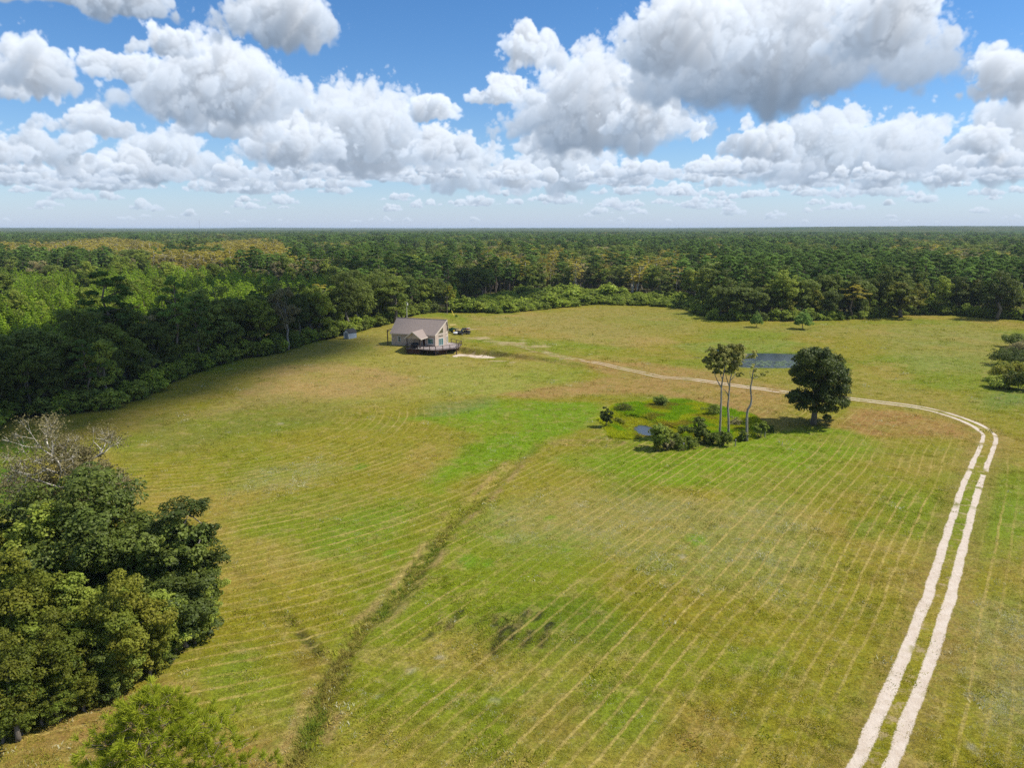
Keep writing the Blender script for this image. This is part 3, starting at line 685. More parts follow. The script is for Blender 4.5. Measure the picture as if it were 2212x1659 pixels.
LM = dict(
    oak=leaf_mat("oak_leaves", (0.115, 0.156, 0.027), (0.165, 0.198, 0.037)),
    oak2=leaf_mat("thicket_oak_leaves", (.082, .120, .020), (.130, .160, .026), .6),
    mid=leaf_mat("broadleaf_leaves", (0.171, 0.239, 0.032), (0.244, 0.271, 0.041)),
    olive=leaf_mat("olive_leaves", (.100, .150, .018), (.210, .195, .022)),
    young=leaf_mat("young_pine_needles", (.205, .310, .026), (.255, .335, .030), .2, .4),
    pine=leaf_mat("pine_needles", (0.117, 0.200, 0.041), (0.165, 0.242, 0.051), .2),
    cyp=leaf_mat("cypress_needles", (.460, .385, .050), (.300, .275, .060), .15),
    grey=leaf_mat("greying_leaves", (0.256, 0.244, 0.110), (0.305, 0.262, 0.122), .15),
    grey2=leaf_mat("thin_olive_leaves", (.240, .255, .060), (.310, .295, .085), .3),
    dead=leaf_mat("withered_leaves", (.250, .220, .085), (.370, .310, .150), .5),
    vine=leaf_mat("vine_leaves", (0.201, 0.287, 0.029), (0.262, 0.305, 0.037)),
    lime=leaf_mat("bright_bush_leaves", (.190, .260, .030), (.210, .260, .036)),
    near_pine=leaf_mat("long_needles", (.250, .310, .020), (.330, .350, .026), .3, .35),
)
BK = dict(oak=bark_mat("oak_bark", (.10, .085, .065), (.20, .175, .145)), pine=bark_mat("pine_bark", (.13, .09, .065), (.24, .19, .15)),
          pale=bark_mat("pale_bark", (.34, .31, .26), (.62, .58, .50)), grey=bark_mat("grey_bark", (.17, .15, .125), (.36, .33, .29)))

def unit(v): return v/np.maximum(np.linalg.norm(v, axis=1), 1e-9)[:, None]
def leaves(P, Nrm, size, rng, aspect=.62, jit=.35):
    """rhombic leaves at P facing Nrm"""
    n = len(P); Nrm = unit(Nrm); t = unit(np.cross(Nrm, rng.normal(size=(n, 3)))); s = np.cross(Nrm, t)
    L = (size*rng.uniform(1-jit, 1+jit, n))[:, None]
    return np.stack([P-t*L*.5, P+s*L*.5*aspect, P+t*L*.5, P-s*L*.5*aspect], 1)
def sphere_dirs(n, rng): return unit(rng.normal(size=(n, 3)))
def blobs_to_leaves(blobs, leaf, n, rng, up=.25, inner=.55, sub=9, flat=1.0, aspect=.62, rand=.50):
    """blobs: (cx,cy,cz,r) lumps of a crown; each carries sub-clumps that carry the leaves"""
    B = np.array(blobs, float); wgt = B[:, 3]**2; wgt /= wgt.sum()
    cnt = np.maximum(1, (wgt*n/6).astype(int)); idx = np.repeat(np.arange(len(B)), cnt)
    ns = max(len(B)*sub, 1)
    si = np.repeat(np.arange(len(B)), sub); sd = sphere_dirs(ns, rng); sd[:, 2] = np.abs(sd[:, 2])*.8+sd[:, 2]*.35; sd = unit(sd)
    sc = B[si, :3]+sd*np.array([1, 1, flat])*(B[si, 3]*rng.uniform(.6, .95, ns))[:, None]; sr = B[si, 3]*rng.uniform(.28, .5, ns)
    sw = sr**2; pick = rng.choice(ns, n, p=sw/sw.sum())
    d = sphere_dirs(n, rng); d = unit(d+np.array([0, 0, .25]))
    rad = rng.uniform(inner, 1.0, n)**.6
    P = sc[pick]+d*np.array([1, 1, .8*flat])*(sr[pick]*rad)[:, None]
    out = unit(sd[pick]*.6+d)
    Nn = out+rng.normal(size=(n, 3))*rand+np.array([.12, 0, up+.15])
    V = leaves(P, Nn, leaf, rng, aspect)
    return V, np.clip(.5+.5*(rng.random(n)-.5)+.25*(rng.random(ns)[pick]-.5), 0, 1), rng.random(len(B))[si][pick]
def dome_blobs(h, w, base, rng, n=26, top=.5, rr=(.20, .34), lean=(0, 0)):
    """lumps spread over an uneven egg from height base to h"""
    out = []; cz = (h+base)/2; rz = (h-base)/2
    for i in range(n):
        d = sphere_dirs(1, rng)[0]; d[2] = d[2]*.9+.1
        k = rng.uniform(.30, .82); r = w/2*rng.uniform(*rr)
        q = (1-.22*max(0, d[2]))*(1-.18*max(0, -d[2]))
        out.append((d[0]*w/2*k*q+lean[0]*(d[2]+1)/2, d[1]*w/2*k*q+lean[1]*(d[2]+1)/2, min(h-r*.9, max(base+r*.6, cz+d[2]*rz*k*1.12)), r))
    out.append((lean[0]*.5, lean[1]*.5, cz, w*.24)); return out
def limb(mb, a, b, r0, r1, rng, bend=.12, seg=4, n=6):
    a, b = np.array(a, float), np.array(b, float); L = np.linalg.norm(b-a); pts = []; off = rng.normal(size=3)*L*bend; off[2] = abs(off[2])*.4
    for i in range(seg+1):
        t = i/seg; pts.append(a+(b-a)*t+off*math.sin(PI*t)+rng.normal(size=3)*L*.02*(0 < i < seg))
    mb.tube(pts, [r0+(r1-r0)*i/seg for i in range(seg+1)], n); return pts
def broad_tree(seed, h, w, base, leaf, n, mat, bark='oak', nb=26, nlimb=8, rr=(.20, .34), trunk_r=None, up=.25, lean=(0, 0), sub=9, aspect=.62, flat=1.0):
    rng = np.random.default_rng(seed); B = dome_blobs(h, w, base, rng, nb, rr=rr, lean=lean)
    V, v, wv = blobs_to_leaves(B, leaf, n, rng, up, sub=sub, aspect=aspect, flat=flat)
    crown = quads_mesh("crown", V, [LM[mat]], attrs=dict(v=v, w=wv))
    mb = MB(); tr = trunk_r or h*.022; top = (lean[0]*.6, lean[1]*.6, h*.62)
    limb(mb, (0, 0, -.3), top, tr*1.25, tr*.5, rng, .04, 6, 8)
    for i in rng.permutation(len(B))[:nlimb]:
        z0 = rng.uniform(.22, .55)*h; f = z0/(h*.62)
        limb(mb, (top[0]*f, top[1]*f, z0), (B[i][0]*.85, B[i][1]*.85, B[i][2]), tr*.42, tr*.10, rng, .10, 4, 5)
    return crown, mb.mesh("trunk", [BK[bark]], True)
def young_pine(seed, h, w, leaf, n, mat='young'):
    rng = np.random.default_rng(seed); mb = MB(); limb(mb, (0, 0, -.3), (0, 0, h*.96), h*.014, h*.003, rng, .01, 4, 6); B = []
    k = 0; z = h*.18
    while z < h*.98:
        t = (z/h-.18)/.82; r = w/2*(1-t)**.75+.12; m = max(2, int(6*(1-t)+2))
        for i in range(m):
            a = 2*PI*i/m+k*1.1+rng.uniform(-.3, .3); q = r*rng.uniform(.65, 1)
            B.append((math.cos(a)*q*.75, math.sin(a)*q*.75, z+q*.25, max(.18, r*.34)))
        z += h*.075; k += 1
    B.append((0, 0, h*.97, w*.06))
    V, v, wv = blobs_to_leaves(B, leaf, n, rng, .1, .2, 5, 1.2, .26, .9)
    return quads_mesh("crown", V, [LM[mat]], attrs=dict(v=v, w=wv)), mb.mesh("trunk", [BK['pine']], True)
def tall_pine(seed, h, w, leaf, n, bare=.5, mat='pine'):
    rng = np.random.default_rng(seed); mb = MB(); limb(mb, (0, 0, -.3), (rng.normal()*.4, rng.normal()*.4, h*.95), h*.016, h*.005, rng, .02, 6, 7); B = []
    for i in range(15):
        t = (i+.5)/15; z = h*(bare+(1-bare)*t*.97); a = i*2.4+rng.uniform(-.5, .5); r = w/2*math.sin(PI*min(.93, .22+.7*t))*rng.uniform(.5, 1)
        q = w*rng.uniform(.11, .17); B.append((math.cos(a)*r, math.sin(a)*r, z, q)); limb(mb, (0, 0, z-r*.35), (math.cos(a)*r, math.sin(a)*r, z-q*.2), h*.005, h*.0015, rng, .06, 3, 4)
        if rng.random() < .6: B.append((math.cos(a+.5)*r*.6, math.sin(a+.5)*r*.6, z+q*.3, q*.8))
    V, v, wv = blobs_to_leaves(B, leaf, n, rng, .3, .2, 8, .62, .26, .9)
    return quads_mesh("crown", V, [LM[mat]], attrs=dict(v=v, w=wv)), mb.mesh("trunk", [BK['pine']], True)
def cypress(seed, h, w, leaf, n, mat='cyp'):
    rng = np.random.default_rng(seed); mb = MB(); limb(mb, (0, 0, -.3), (0, 0, h*.93), h*.02, h*.005, rng, .02, 6, 7); B = []
    for i in range(20):
        t = i/19; z = h*(.42+.54*t); a = i*2.4+rng.uniform(-.4, .4); r = w/2*(.5+.5*math.sin(PI*t*.75+.4))*rng.uniform(.35, .95); q = w*rng.uniform(.10, .16)
        B.append((math.cos(a)*r, math.sin(a)*r, min(z, h-q*.5), q))
        if i % 2: limb(mb, (0, 0, z-r*.15), (math.cos(a)*r, math.sin(a)*r, z), h*.004, h*.0015, rng, .05, 3, 4)
    V, v, wv = blobs_to_leaves(B, leaf, n, rng, .5, .1, 8, .42, .4, .7)
    return quads_mesh("crown", V, [LM[mat]], attrs=dict(v=v, w=wv)), mb.mesh("trunk", [BK['pale']], True)
def branch_rec(mb, tips, a, d, L, r, rng, depth, n=5, spread=.6, rise=.18):
    a = np.array(a, float); pts = [a]; rad = [r]; p = a; dd = np.array(d, float)
    for i in range(3):
        dd = dd+rng.normal(size=3)*.16; dd[2] += rise*.3; dd /= np.linalg.norm(dd); p = p+dd*L/3; pts.append(p); rad.append(r*(1-.14*(i+1)))
    mb.tube(pts, rad, n, cap=False)
    if depth == 0: tips.append((p, dd, L)); return
    for k in range(rng.integers(2, 4)):
        nd = dd+rng.normal(size=3)*spread; nd[2] += rise; nd /= np.linalg.norm(nd)
        branch_rec(mb, tips, p if k < 2 else pts[2], nd, L*rng.uniform(.58, .8), r*.58, rng, depth-1, max(3, n-1), spread, rise)

# shapes shared by the trees of the wood
KINDS = {}
def kind(key, pair, h, w, word, cat): KINDS[key] = dict(pair=pair, h=h, w=w, word=word, cat=cat)
for i in range(3): kind(f'oak{i}', broad_tree(20+i, 17, 12.5, .2, .46, 9000, 'oak', nb=36, nlimb=8), 17, 12.5, 'dark green spreading oak', 'tree')
for i in range(2): kind(f'mid{i}', broad_tree(30+i, 16, 10, .4, .44, 7600, 'mid', nb=30, nlimb=8, rr=(.22, .36)), 16, 10, 'mid green broadleaf tree', 'tree')
kind('olive0', broad_tree(40, 13, 9.5, .8, .46, 5500, 'olive', nb=22, nlimb=6), 13, 9.5, 'olive green broadleaf tree', 'tree')
kind('grey0', broad_tree(41, 15, 9.5, 2.0, .40, 5200, 'grey', 'grey', nb=24, nlimb=12, sub=8, trunk_r=.24), 15, 9.5, 'thin greyish green tree', 'tree')
for i in range(2): kind(f'pine{i}', tall_pine(50+i, 19, 7.5, .75, 5200, .42+.1*i), 19, 7.5, 'tall dark pine', 'pine tree')
for i in range(2): kind(f'cyp{i}', cypress(60+i, 16, 8.0, .5, 4200), 16, 8.0, 'golden feathery cypress', 'cypress tree')
for i in range(2): kind(f'young{i}', young_pine(70+i, 10.5, 4.6, .7, 3600), 10.5, 4.6, 'bright green young pine', 'pine tree')
kind('sap', young_pine(72, 6, 4.0, .5, 2600, 'pine'), 6, 4.0, 'small dark pine', 'pine tree')
kind('cypg', tall_pine(74, 16, 7, .5, 3200, .58, 'cyp'), 16, 7, 'golden tree', 'tree')
for i in range(2): kind(f'vine{i}', broad_tree(80+i, 11, 6.0, .0, .42, 5200, 'vine', nb=24, nlimb=3, rr=(.3, .5)), 11, 6.0, 'vine draped green tree', 'tree')

def place_tree(name, key, label, cat, x, y, h, w=None, rz=None, group=None, z=None):
    K = KINDS[key]; s = h/K['h']; sw = (w/K['w']) if w else s
    t = thing(name, label, cat, (x, y, gh1(x, y) if z is None else z), rnd.uniform(0, 6.28) if rz is None else rz, group)
    t.scale = (sw, sw, s)
    for nm, me in zip(("crown", "trunk"), K['pair']): obj(nm, me, t)
    return t

# ---------------------------------------------------------------- the wood round the field
def joined(pair, name):
    """crown and trunk in one mesh for the far mass of the wood"""
    bm = bmesh.new(); me = bpy.data.meshes.new(name)
    C, T = pair
    V = []; L = []; n0 = len(C.vertices)
    co = np.empty(n0*3, np.float32); C.vertices.foreach_get('co', co)
    tc = np.empty(len(T.vertices)*3, np.float32); T.vertices.foreach_get('co', tc)
    bm.free()
    me.from_pydata(np.concatenate([co, tc]).reshape(-1, 3).tolist(), [], [tuple(p.vertices) for p in C.polygons]+[tuple(i+n0 for i in p.vertices) for p in T.polygons])
    for m in (C.materials[0], T.materials[0]): me.materials.append(m)
    nc, nt_ = len(C.polygons), len(T.polygons)
    me.polygons.foreach_set('material_index', [0]*nc+[1]*nt_)
    for k in ('v', 'w'):
        b = np.zeros(nc+nt_, np.float32); a = np.empty(nc, np.float32); C.attributes[k].data.foreach_get('value', a); b[:nc] = a
        me.attributes.new(k, 'FLOAT', 'FACE').data.foreach_set('value', b)
    me.update(); return me
def scatter_object(name, pts, proto_idx, scl, rot, protos, extra=None):
    """one object whose points carry the listed meshes (geometry nodes)"""
    me = bpy.data.meshes.new(name); me.vertices.add(len(pts)); me.vertices.foreach_set('co', np.asarray(pts, np.float32).ravel())
    me.attributes.new('proto', 'INT', 'POINT').data.foreach_set('value', np.asarray(proto_idx, np.int32))
    me.attributes.new('scl', 'FLOAT_VECTOR', 'POINT').data.foreach_set('vector', np.asarray(scl, np.float32).ravel())
    me.attributes.new('rot', 'FLOAT_VECTOR', 'POINT').data.foreach_set('vector', np.asarray(rot, np.float32).ravel())
    for k, v in (extra or {}).items(): put_attr(me, k, v)
    o = obj(name, me)
    coll = bpy.data.collections.new(name+"_shapes")
    for i, p in enumerate(protos): coll.objects.link(bpy.data.objects.new(f"{name}_{i:02d}", p))
    ng = bpy.data.node_groups.new(name+"_scatter", 'GeometryNodeTree')
    ng.interface.new_socket('Geometry', in_out='INPUT', socket_type='NodeSocketGeometry'); ng.interface.new_socket('Geometry', in_out='OUTPUT', socket_type='NodeSocketGeometry')
    N = ng.nodes; L = ng.links
    gi, go = N.new('NodeGroupInput'), N.new('NodeGroupOutput')
    ci = N.new('GeometryNodeCollectionInfo'); ci.inputs['Collection'].default_value = coll; ci.inputs['Separate Children'].default_value = True; ci.inputs['Reset Children'].default_value = True
    ip = N.new('GeometryNodeInstanceOnPoints'); ip.inputs['Pick Instance'].default_value = True
    def at(nm, t):
        a = N.new('GeometryNodeInputNamedAttribute'); a.data_type = t; a.inputs['Name'].default_value = nm; return a.outputs[0]
    m2p = N.new('GeometryNodeMeshToPoints')
    L.new(gi.outputs[0], m2p.inputs[0]); L.new(m2p.outputs[0], ip.inputs['Points']); L.new(ci.outputs[0], ip.inputs['Instance'])
    L.new(at('proto', 'INT'), ip.inputs['Instance Index']); L.new(at('scl', 'FLOAT_VECTOR'), ip.inputs['Scale'])
    e2r = N.new('FunctionNodeEulerToRotation'); L.new(at('rot', 'FLOAT_VECTOR'), e2r.inputs[0]); L.new(e2r.outputs[0], ip.inputs['Rotation'])
    L.new(ip.outputs[0], go.inputs[0])
    md = o.modifiers.new("scatter", 'NODES'); md.node_group = ng
    return o

FLD = np.array(FIELD)
def field_d(x, y): return poly_sd(np.atleast_1d(np.asarray(x, float)), np.atleast_1d(np.asarray(y, float)), FIELD)
CLEAR = [(*G(1300, 545, 0), 0)]
FAR_HOUSES = [(655, 549.5, 11, 8, 3.2, 6.4, .5), (882, 553, 20, 9, 3.2, 6.0, .12)]
def forest_points():
    rng = np.random.default_rng(3); P = []
    # front ranks follow the field's edge, the rest is scattered; spacing widens with distance
    for r0, r1, s in ((60, 330, 5.4), (330, 700, 6.4), (700, 1400, 7.6), (1400, 2800, 11)):
        n = int(2*r1/s)
        ix = np.arange(-n//2, n//2+1)*s; iy = np.arange(0, int(r1/s)+1)*s
        X, Y = np.meshgrid(ix, iy); X = X+s*.5*(np.arange(len(iy)) % 2)[:, None]
        X = X.ravel()+rng.uniform(-.36, .36, X.size)*s; Y = Y.ravel()+rng.uniform(-.36, .36, Y.size)*s
        R = np.hypot(X, Y); k = (R >= r0) & (R < r1) & (np.abs(X) < Y*.80+26)
        P.append(np.stack([X[k], Y[k]], 1))
    P = np.concatenate(P); d = field_d(P[:, 0], P[:, 1]); kz = poly_sd(P[:, 0], P[:, 1], KUDZU)
    keep = (d < -2.2) & (kz < -1.0)
    u, w = hl(P[:, 0], P[:, 1])
    gap = (NZ3.fbm(P[:, 0], P[:, 1]+500, 24, 3) < .36) & (d < -28)
    keep &= ~(gap & (rng.random(len(P)) < .75))
    P = P[keep]; d = d[keep]
    for hx, hy, L, *_ in FAR_HOUSES:      # keep the far houses in view
        cx, cy = G(hx, hy, 0); rr = math.hypot(cx, cy); t = (P[:, 0]*cx+P[:, 1]*cy)/rr; off = np.abs(P[:, 0]*cy-P[:, 1]*cx)/rr
        k = ~((t > rr-190) & (t < rr+14) & (off < L*.55+3)); P = P[k]; d = d[k]
    return P, d
FP, FD = forest_points()
def pick_kinds(P, d):
    rng = np.random.default_rng(9); px, py = PXY(P[:, 0], P[:, 1], 13.0); n = len(P)
    q = rng.random(n); zone = NZ2.fbm(P[:, 0], P[:, 1], 95, 3); zone2 = NZ3.fbm(P[:, 0]+999, P[:, 1], 170, 3); R = np.hypot(P[:, 0], P[:, 1])
    K = np.empty(n, object); 
    edge = d > -15
    for i in range(n):
        x, y, t = px[i], py[i], q[i]
        if R[i] > 620 and 527+8*math.sin(x*.02) < y < 553 and x < 610 and zone[i] > .28 or (R[i] > 300 and 541 < y < 566 and 330 < x < 620 and zone[i] > .36): k = ('cyp0', 'cyp1', 'cyp0', 'cyp1', 'grey0')[int(t*5)]
        elif 1130 < x < 1540 and 553 < y < 592 and zone[i] > .40: k = ('cyp1', 'cyp0', 'mid0', 'grey0', 'oak1', 'pine0')[int(t*6)]
        elif x < 730 and 566+10*math.sin(x*.013) < y < 740 and d[i] < -17: k = ('young0', 'young1', 'young0', 'young1', 'young0', 'young1', 'young1', 'young0', 'young1', 'mid0' if t > .965 else 'young0')[int(t*10)]
        elif 585 < x < 745 and 540 < y < 560: k = ('young0', 'young1')[int(t*2)]
        elif edge[i] and x < 960: k = ('oak0', 'oak1', 'oak2', 'oak0', 'mid0', 'oak1', 'mid1', 'pine0' if t > .93 else 'oak2')[int(t*8)]
        elif edge[i] and x < 1530: k = ('grey0', 'mid0', 'mid1', 'pine1', 'oak1', 'vine0', 'olive0', 'pine0')[int(t*8)]
        elif edge[i]: k = ('oak0', 'oak1', 'vine0', 'vine1', 'pine0', 'mid1', 'oak2', 'olive0')[int(t*8)]
        elif zone2[i] > .55: k = ('pine0', 'pine1', 'pine0', 'pine1', 'young0', 'oak0')[int(t*6)]
        elif zone[i] > .58: k = ('cyp0', 'grey0', 'mid0', 'olive0', 'grey0')[int(t*5)]
        elif zone[i] < .43: k = ('oak0', 'oak1', 'oak2', 'grey0', 'mid0')[int(t*5)]
        else: k = ('oak0', 'oak2', 'mid0', 'mid1', 'pine0', 'pine1', 'olive0', 'mid1', 'grey0')[int(t*9)]
        K[i] = k
    return K, px, py
FK, FPX, FPY = pick_kinds(FP, FD)
_rng = np.random.default_rng(21)
FH = np.array([KINDS[k]['h'] for k in FK])*_rng.uniform(.70, 1.16, len(FK))*np.where(FD < -30, .82+.36*NZ1.fbm(FP[:, 0]+60, FP[:, 1], 45, 2), 1.0)
FH *= np.where((FPX > 1700) & (FD > -60), 1.02, 1.0)*np.where(FD > -6, .92, 1.0)
FZ = gh(FP[:, 0], FP[:, 1])
in_view = (FPX > -60) & (FPX < 2272)
rank = np.hypot(FP[:, 0], FP[:, 1])
near_edge = in_view & (FD > -24) & (rank < 420)
order = np.argsort(np.where(near_edge, rank, 1e9)); order = order[:min(int(near_edge.sum()), 268)]
single = np.zeros(len(FP), bool); single[order] = True
ORD = ["first", "second", "third", "fourth", "fifth", "sixth", "seventh", "eighth", "ninth", "tenth", "eleventh", "twelfth", "thirteenth", "fourteenth", "fifteenth", "sixteenth", "seventeenth", "eighteenth", "nineteenth", "twentieth"]
_tens = ["", "", "twenty", "thirty", "forty", "fifty", "sixty", "seventy", "eighty", "ninety"]
def ordinal(n):
    if n <= 20: return ORD[n-1]
    return (_tens[n//10]+"-"+ORD[n % 10-1]) if n % 10 else _tens[n//10][:-1]+"ieth"
ranks = {}
for i in order:
    side = 0 if FPX[i] < 965 else 1
    row = int(min(4, max(0, (-FD[i]-2.2)//4.6)))
    ranks.setdefault((side, row), []).append(i)
ROWN = ["front", "second", "third", "fourth", "fifth"]
SIDE = [("forest edge beside shed", "house"), ("far forest edge", "house")]
for (side, row), L in ranks.items():
    L.sort(key=lambda i: (-FPX[i] if side == 0 else FPX[i]))
    for k, i in enumerate(L):
        kd = KINDS[FK[i]]
        lab = f"{kd['word']}, {ordinal(k+1)} from the {SIDE[side][1]}, {ROWN[row]} row, {SIDE[side][0]}"
        w = kd['w']*FH[i]/kd['h']*_rng.uniform(.9, 1.15)
        nm = {'pine tree': 'pine_tree', 'cypress tree': 'cypress_tree', 'tree': 'forest_tree'}[kd['cat']]
        place_tree(nm, FK[i], lab, kd['cat'], FP[i, 0], FP[i, 1], FH[i], w, group="trees along the forest edge", z=float(FZ[i]))
# everything behind: one mass of forest
rest = ~single
keys = sorted(set(FK)); far_protos = []
for k in keys: far_protos.append(joined(KINDS[k]['pair'], "forest_"+k))
idx = np.array([keys.index(k) for k in FK])[rest]
sc = (FH[rest]/np.array([KINDS[k]['h'] for k in FK[rest]]))
sw = sc*_rng.uniform(.9, 1.45, len(sc))*np.where(np.char.startswith(FK[rest].astype(str), 'young'), 1.25, 1.0)*np.where(rank[rest] > 1400, 1.55, np.where(rank[rest] > 700, 1.2, 1.0))
pts = np.stack([FP[rest, 0], FP[rest, 1], FZ[rest]], 1)
rot = np.zeros((len(pts), 3)); rot[:, 2] = _rng.uniform(0, 6.28, len(pts))
forest = tag(scatter_object("forest", pts, idx, np.stack([sw, sw, sc], 1), rot, far_protos), "dense mixed pine and broadleaf forest reaching back to the horizon", "forest", kind="stuff")
# shrubs that close the wood's edge and the vine thicket
shrub_pairs = [broad_tree(90+i, 3.2, 4.2, -.6, .34, 1500, m, nb=12, nlimb=2, rr=(.28, .48)) for i, m in enumerate(('oak', 'vine', 'mid', 'vine'))]
shrubs = [joined(p, "undergrowth_shape") for p in shrub_pairs]
def along(P, step, jitter, off0, off1, rng):
    L = smooth_line(P, step); t = np.gradient(L, axis=0); t /= np.linalg.norm(t, axis=1)[:, None]; n = np.stack([-t[:, 1], t[:, 0]], 1)
    return L+n*rng.uniform(off0, off1, len(L))[:, None]+rng.normal(size=L.shape)*jitter
e1 = np.concatenate([along(PXL(FIELD_LEFT), 1.5, .5, .2, 4.5, _rng) for _ in range(3)]+[along(PXL(FIELD_BACK[9:]), 1.6, .5, .2, 5, _rng) for _ in range(3)])
eh = along(PXL(FIELD_BACK[9:]), .9, .3, -.6, 1.2, _rng); n_h = len(eh)
inside = poly_sd(e1[:, 0], e1[:, 1], FIELD) > .3; e1 = e1[~inside]
sx, sy = G(748, 729); e1 = e1[np.hypot(e1[:, 0]-sx, e1[:, 1]-sy) > 4.2]
s1 = .35+1.35*_rng.random(len(e1))**1.8
pe_ = np.concatenate([_rng.integers(0, 4, len(e1)), _rng.choice([1, 3], n_h)]); s1 = np.concatenate([s1, _rng.uniform(.22, .5, n_h)]); e1 = np.concatenate([e1, eh])
under = tag(scatter_object("undergrowth", np.column_stack([e1, gh(e1[:, 0], e1[:, 1])]), pe_, np.stack([s1*1.15, s1*1.15, s1], 1), np.column_stack([np.zeros((len(e1), 2)), _rng.uniform(0, 6.28, len(e1))]), shrubs),
    "low green shrubs closing the foot of the forest edge", "undergrowth", kind="stuff")
kb = np.array(KUDZU); kp = np.column_stack([_rng.uniform(kb[:, 0].min(), kb[:, 0].max(), 5200), _rng.uniform(kb[:, 1].min(), kb[:, 1].max()+10, 5200)])
kp = kp[poly_sd(kp[:, 0], kp[:, 1], KUDZU) > -1.5]; kp = kp[poly_sd(kp[:, 0], kp[:, 1], FIELD) < .8]
s2 = .35+1.35*NZ1.fbm(kp[:, 0], kp[:, 1], 9, 3)**1.8*_rng.uniform(.5, 1.7, len(kp))*np.where(_rng.random(len(kp)) < .10, 1.9, 1.0)
tag(scatter_object("vine_thicket", np.column_stack([kp, gh(kp[:, 0], kp[:, 1])-.2]), _rng.choice([1, 3, 1, 2], len(kp)), np.stack([s2*1.2, s2*1.2, s2*.85], 1), np.column_stack([np.zeros((len(kp), 2)), _rng.uniform(0, 6.28, len(kp))]), shrubs),
    "bright green vine thicket between the field and the far trees", "thicket", kind="stuff")
# beyond two and a half kilometres: the rolling top of the woods
rr_ = np.array([2500*(15500/2500)**(i/110) for i in range(111)]); aa = np.linspace(-.78, .78, 520)
RR, AA = np.meshgrid(rr_, aa, indexing='ij'); cx_, cy_ = (RR*np.sin(AA)).ravel(), (RR*np.cos(AA)).ravel()
az_ = AA.ravel(); rr1 = RR.ravel()
hz_ = 20*sstep(.05, .55, az_)*sstep(3000, 6500, rr1)+10*sstep(-.1, -.4, az_)*sstep(7000, 12000, rr1)+11+7*NZ1.fbm(cx_, cy_, 60, 3)+5*NZ2.fbm(cx_, cy_, 520, 3)+14*sstep(.45, .75, NZ3.fbm(cx_+5000, cy_, 2600, 2))*sstep(2500, 6000, RR.ravel())
cme = grid_mesh("distant_forest", np.column_stack([cx_, cy_, hz_]), grid_faces(len(aa), len(rr_)), [])
m, nt = mat_nodes("distant_canopy"); b = NB(nt); tc = b.n('ShaderNodeTexCoord')
c = b.mix(b.ramp(b.noise(tc.outputs['Object'], .004, 5), .35, .65), (.038, .062, .018), (.075, .088, .026))
c = b.mix(b.ramp(b.noise(tc.outputs['Object'], .0016, 3), .56, .7), c, (.045, .090, .030))
p = b.n('ShaderNodeBsdfPrincipled'); b.set(p.inputs['Base Color'], b.scale_col(c, b.ramp(b.noise(tc.outputs['Object'], .06, 4), .3, .7, .45, 1.25))); p.inputs['Roughness'].default_value = 1; p.inputs['Specular IOR Level'].default_value = 0
b.out(p.outputs[0]); cme.materials.append(m)
tag(obj("distant_forest", cme), "blue green forest fading out along the horizon", "forest", kind="stuff")
print("forest", len(FP), "single", int(single.sum()))

# ---------------------------------------------------------------- trees and bushes standing singly
def tree_obj(name, label, cat, loc, crown, trunk, rz=0.0, group=None, crown_name="crown"):
    t = thing(name, label, cat, loc, rz, group); obj(crown_name, crown, t); obj("trunk", trunk, t); return t
# the big dark oak by the track
x, y, z = GG(1757, 917); h = tall(1757, 917, 752)
rng = np.random.default_rng(77)
def px_blob(cx, cy, r, Y0, dy=0):      # lump of crown seen at a pixel, radius in pixels
    X, Yy, Z = at_depth(cx, cy, Y0+dy); k = (Y0*CP+(CAM_H-Z)*SP)/F0; return (X, Yy, Z, r*k)
def local(B, x, y, z): return [(a-x, b_-y, c-z, r) for a, b_, c, r in B]
oakB = []
for cx, cy, r in [(1768, 775, 24), (1740, 782, 26), (1795, 783, 24), (1765, 795, 30), (1728, 808, 26), (1805, 808, 26), (1818, 826, 18), (1780, 822, 32), (1742, 832, 30), (1812, 846, 20), (1726, 862, 22), (1745, 868, 26), (1780, 862, 30), (1806, 872, 24), (1715, 855, 14), (1820, 872, 14), (1790, 886, 20), (1735, 880, 16), (1768, 886, 18), (1785, 905, 9), (1775, 845, 26), (1760, 765, 18), (1785, 768, 16), (1825, 838, 10), (1712, 870, 10)]:
    for dy in (-3.2, 0, 3.0): oakB.append(px_blob(cx+rng.uniform(-4, 4), cy+rng.uniform(-3, 3), r*rng.uniform(.75, 1.0), y, dy*rng.uniform(.6, 1.2)))
oakB = local(oakB, x, y, z)
V, v, wv = blobs_to_leaves(oakB, .34, 44000, rng, .2, sub=12, inner=.35)
mb = MB(); limb(mb, (0, 0, -.3), (.3, 0, h*.55), .55, .26, rng, .03, 6, 10)
for i in rng.permutation(len(oakB))[:16]: limb(mb, (.1, 0, h*rng.uniform(.2, .5)), oakB[i][:3], .2, .04, rng, .1, 4, 6)
tree_obj("oak_tree", "big round dark oak standing alone beside the sandy track", "tree", (x, y, z), quads_mesh("crown", V, [LM['oak2']], attrs=dict(v=v, w=wv)), mb.mesh("trunk", [BK['oak']], True))
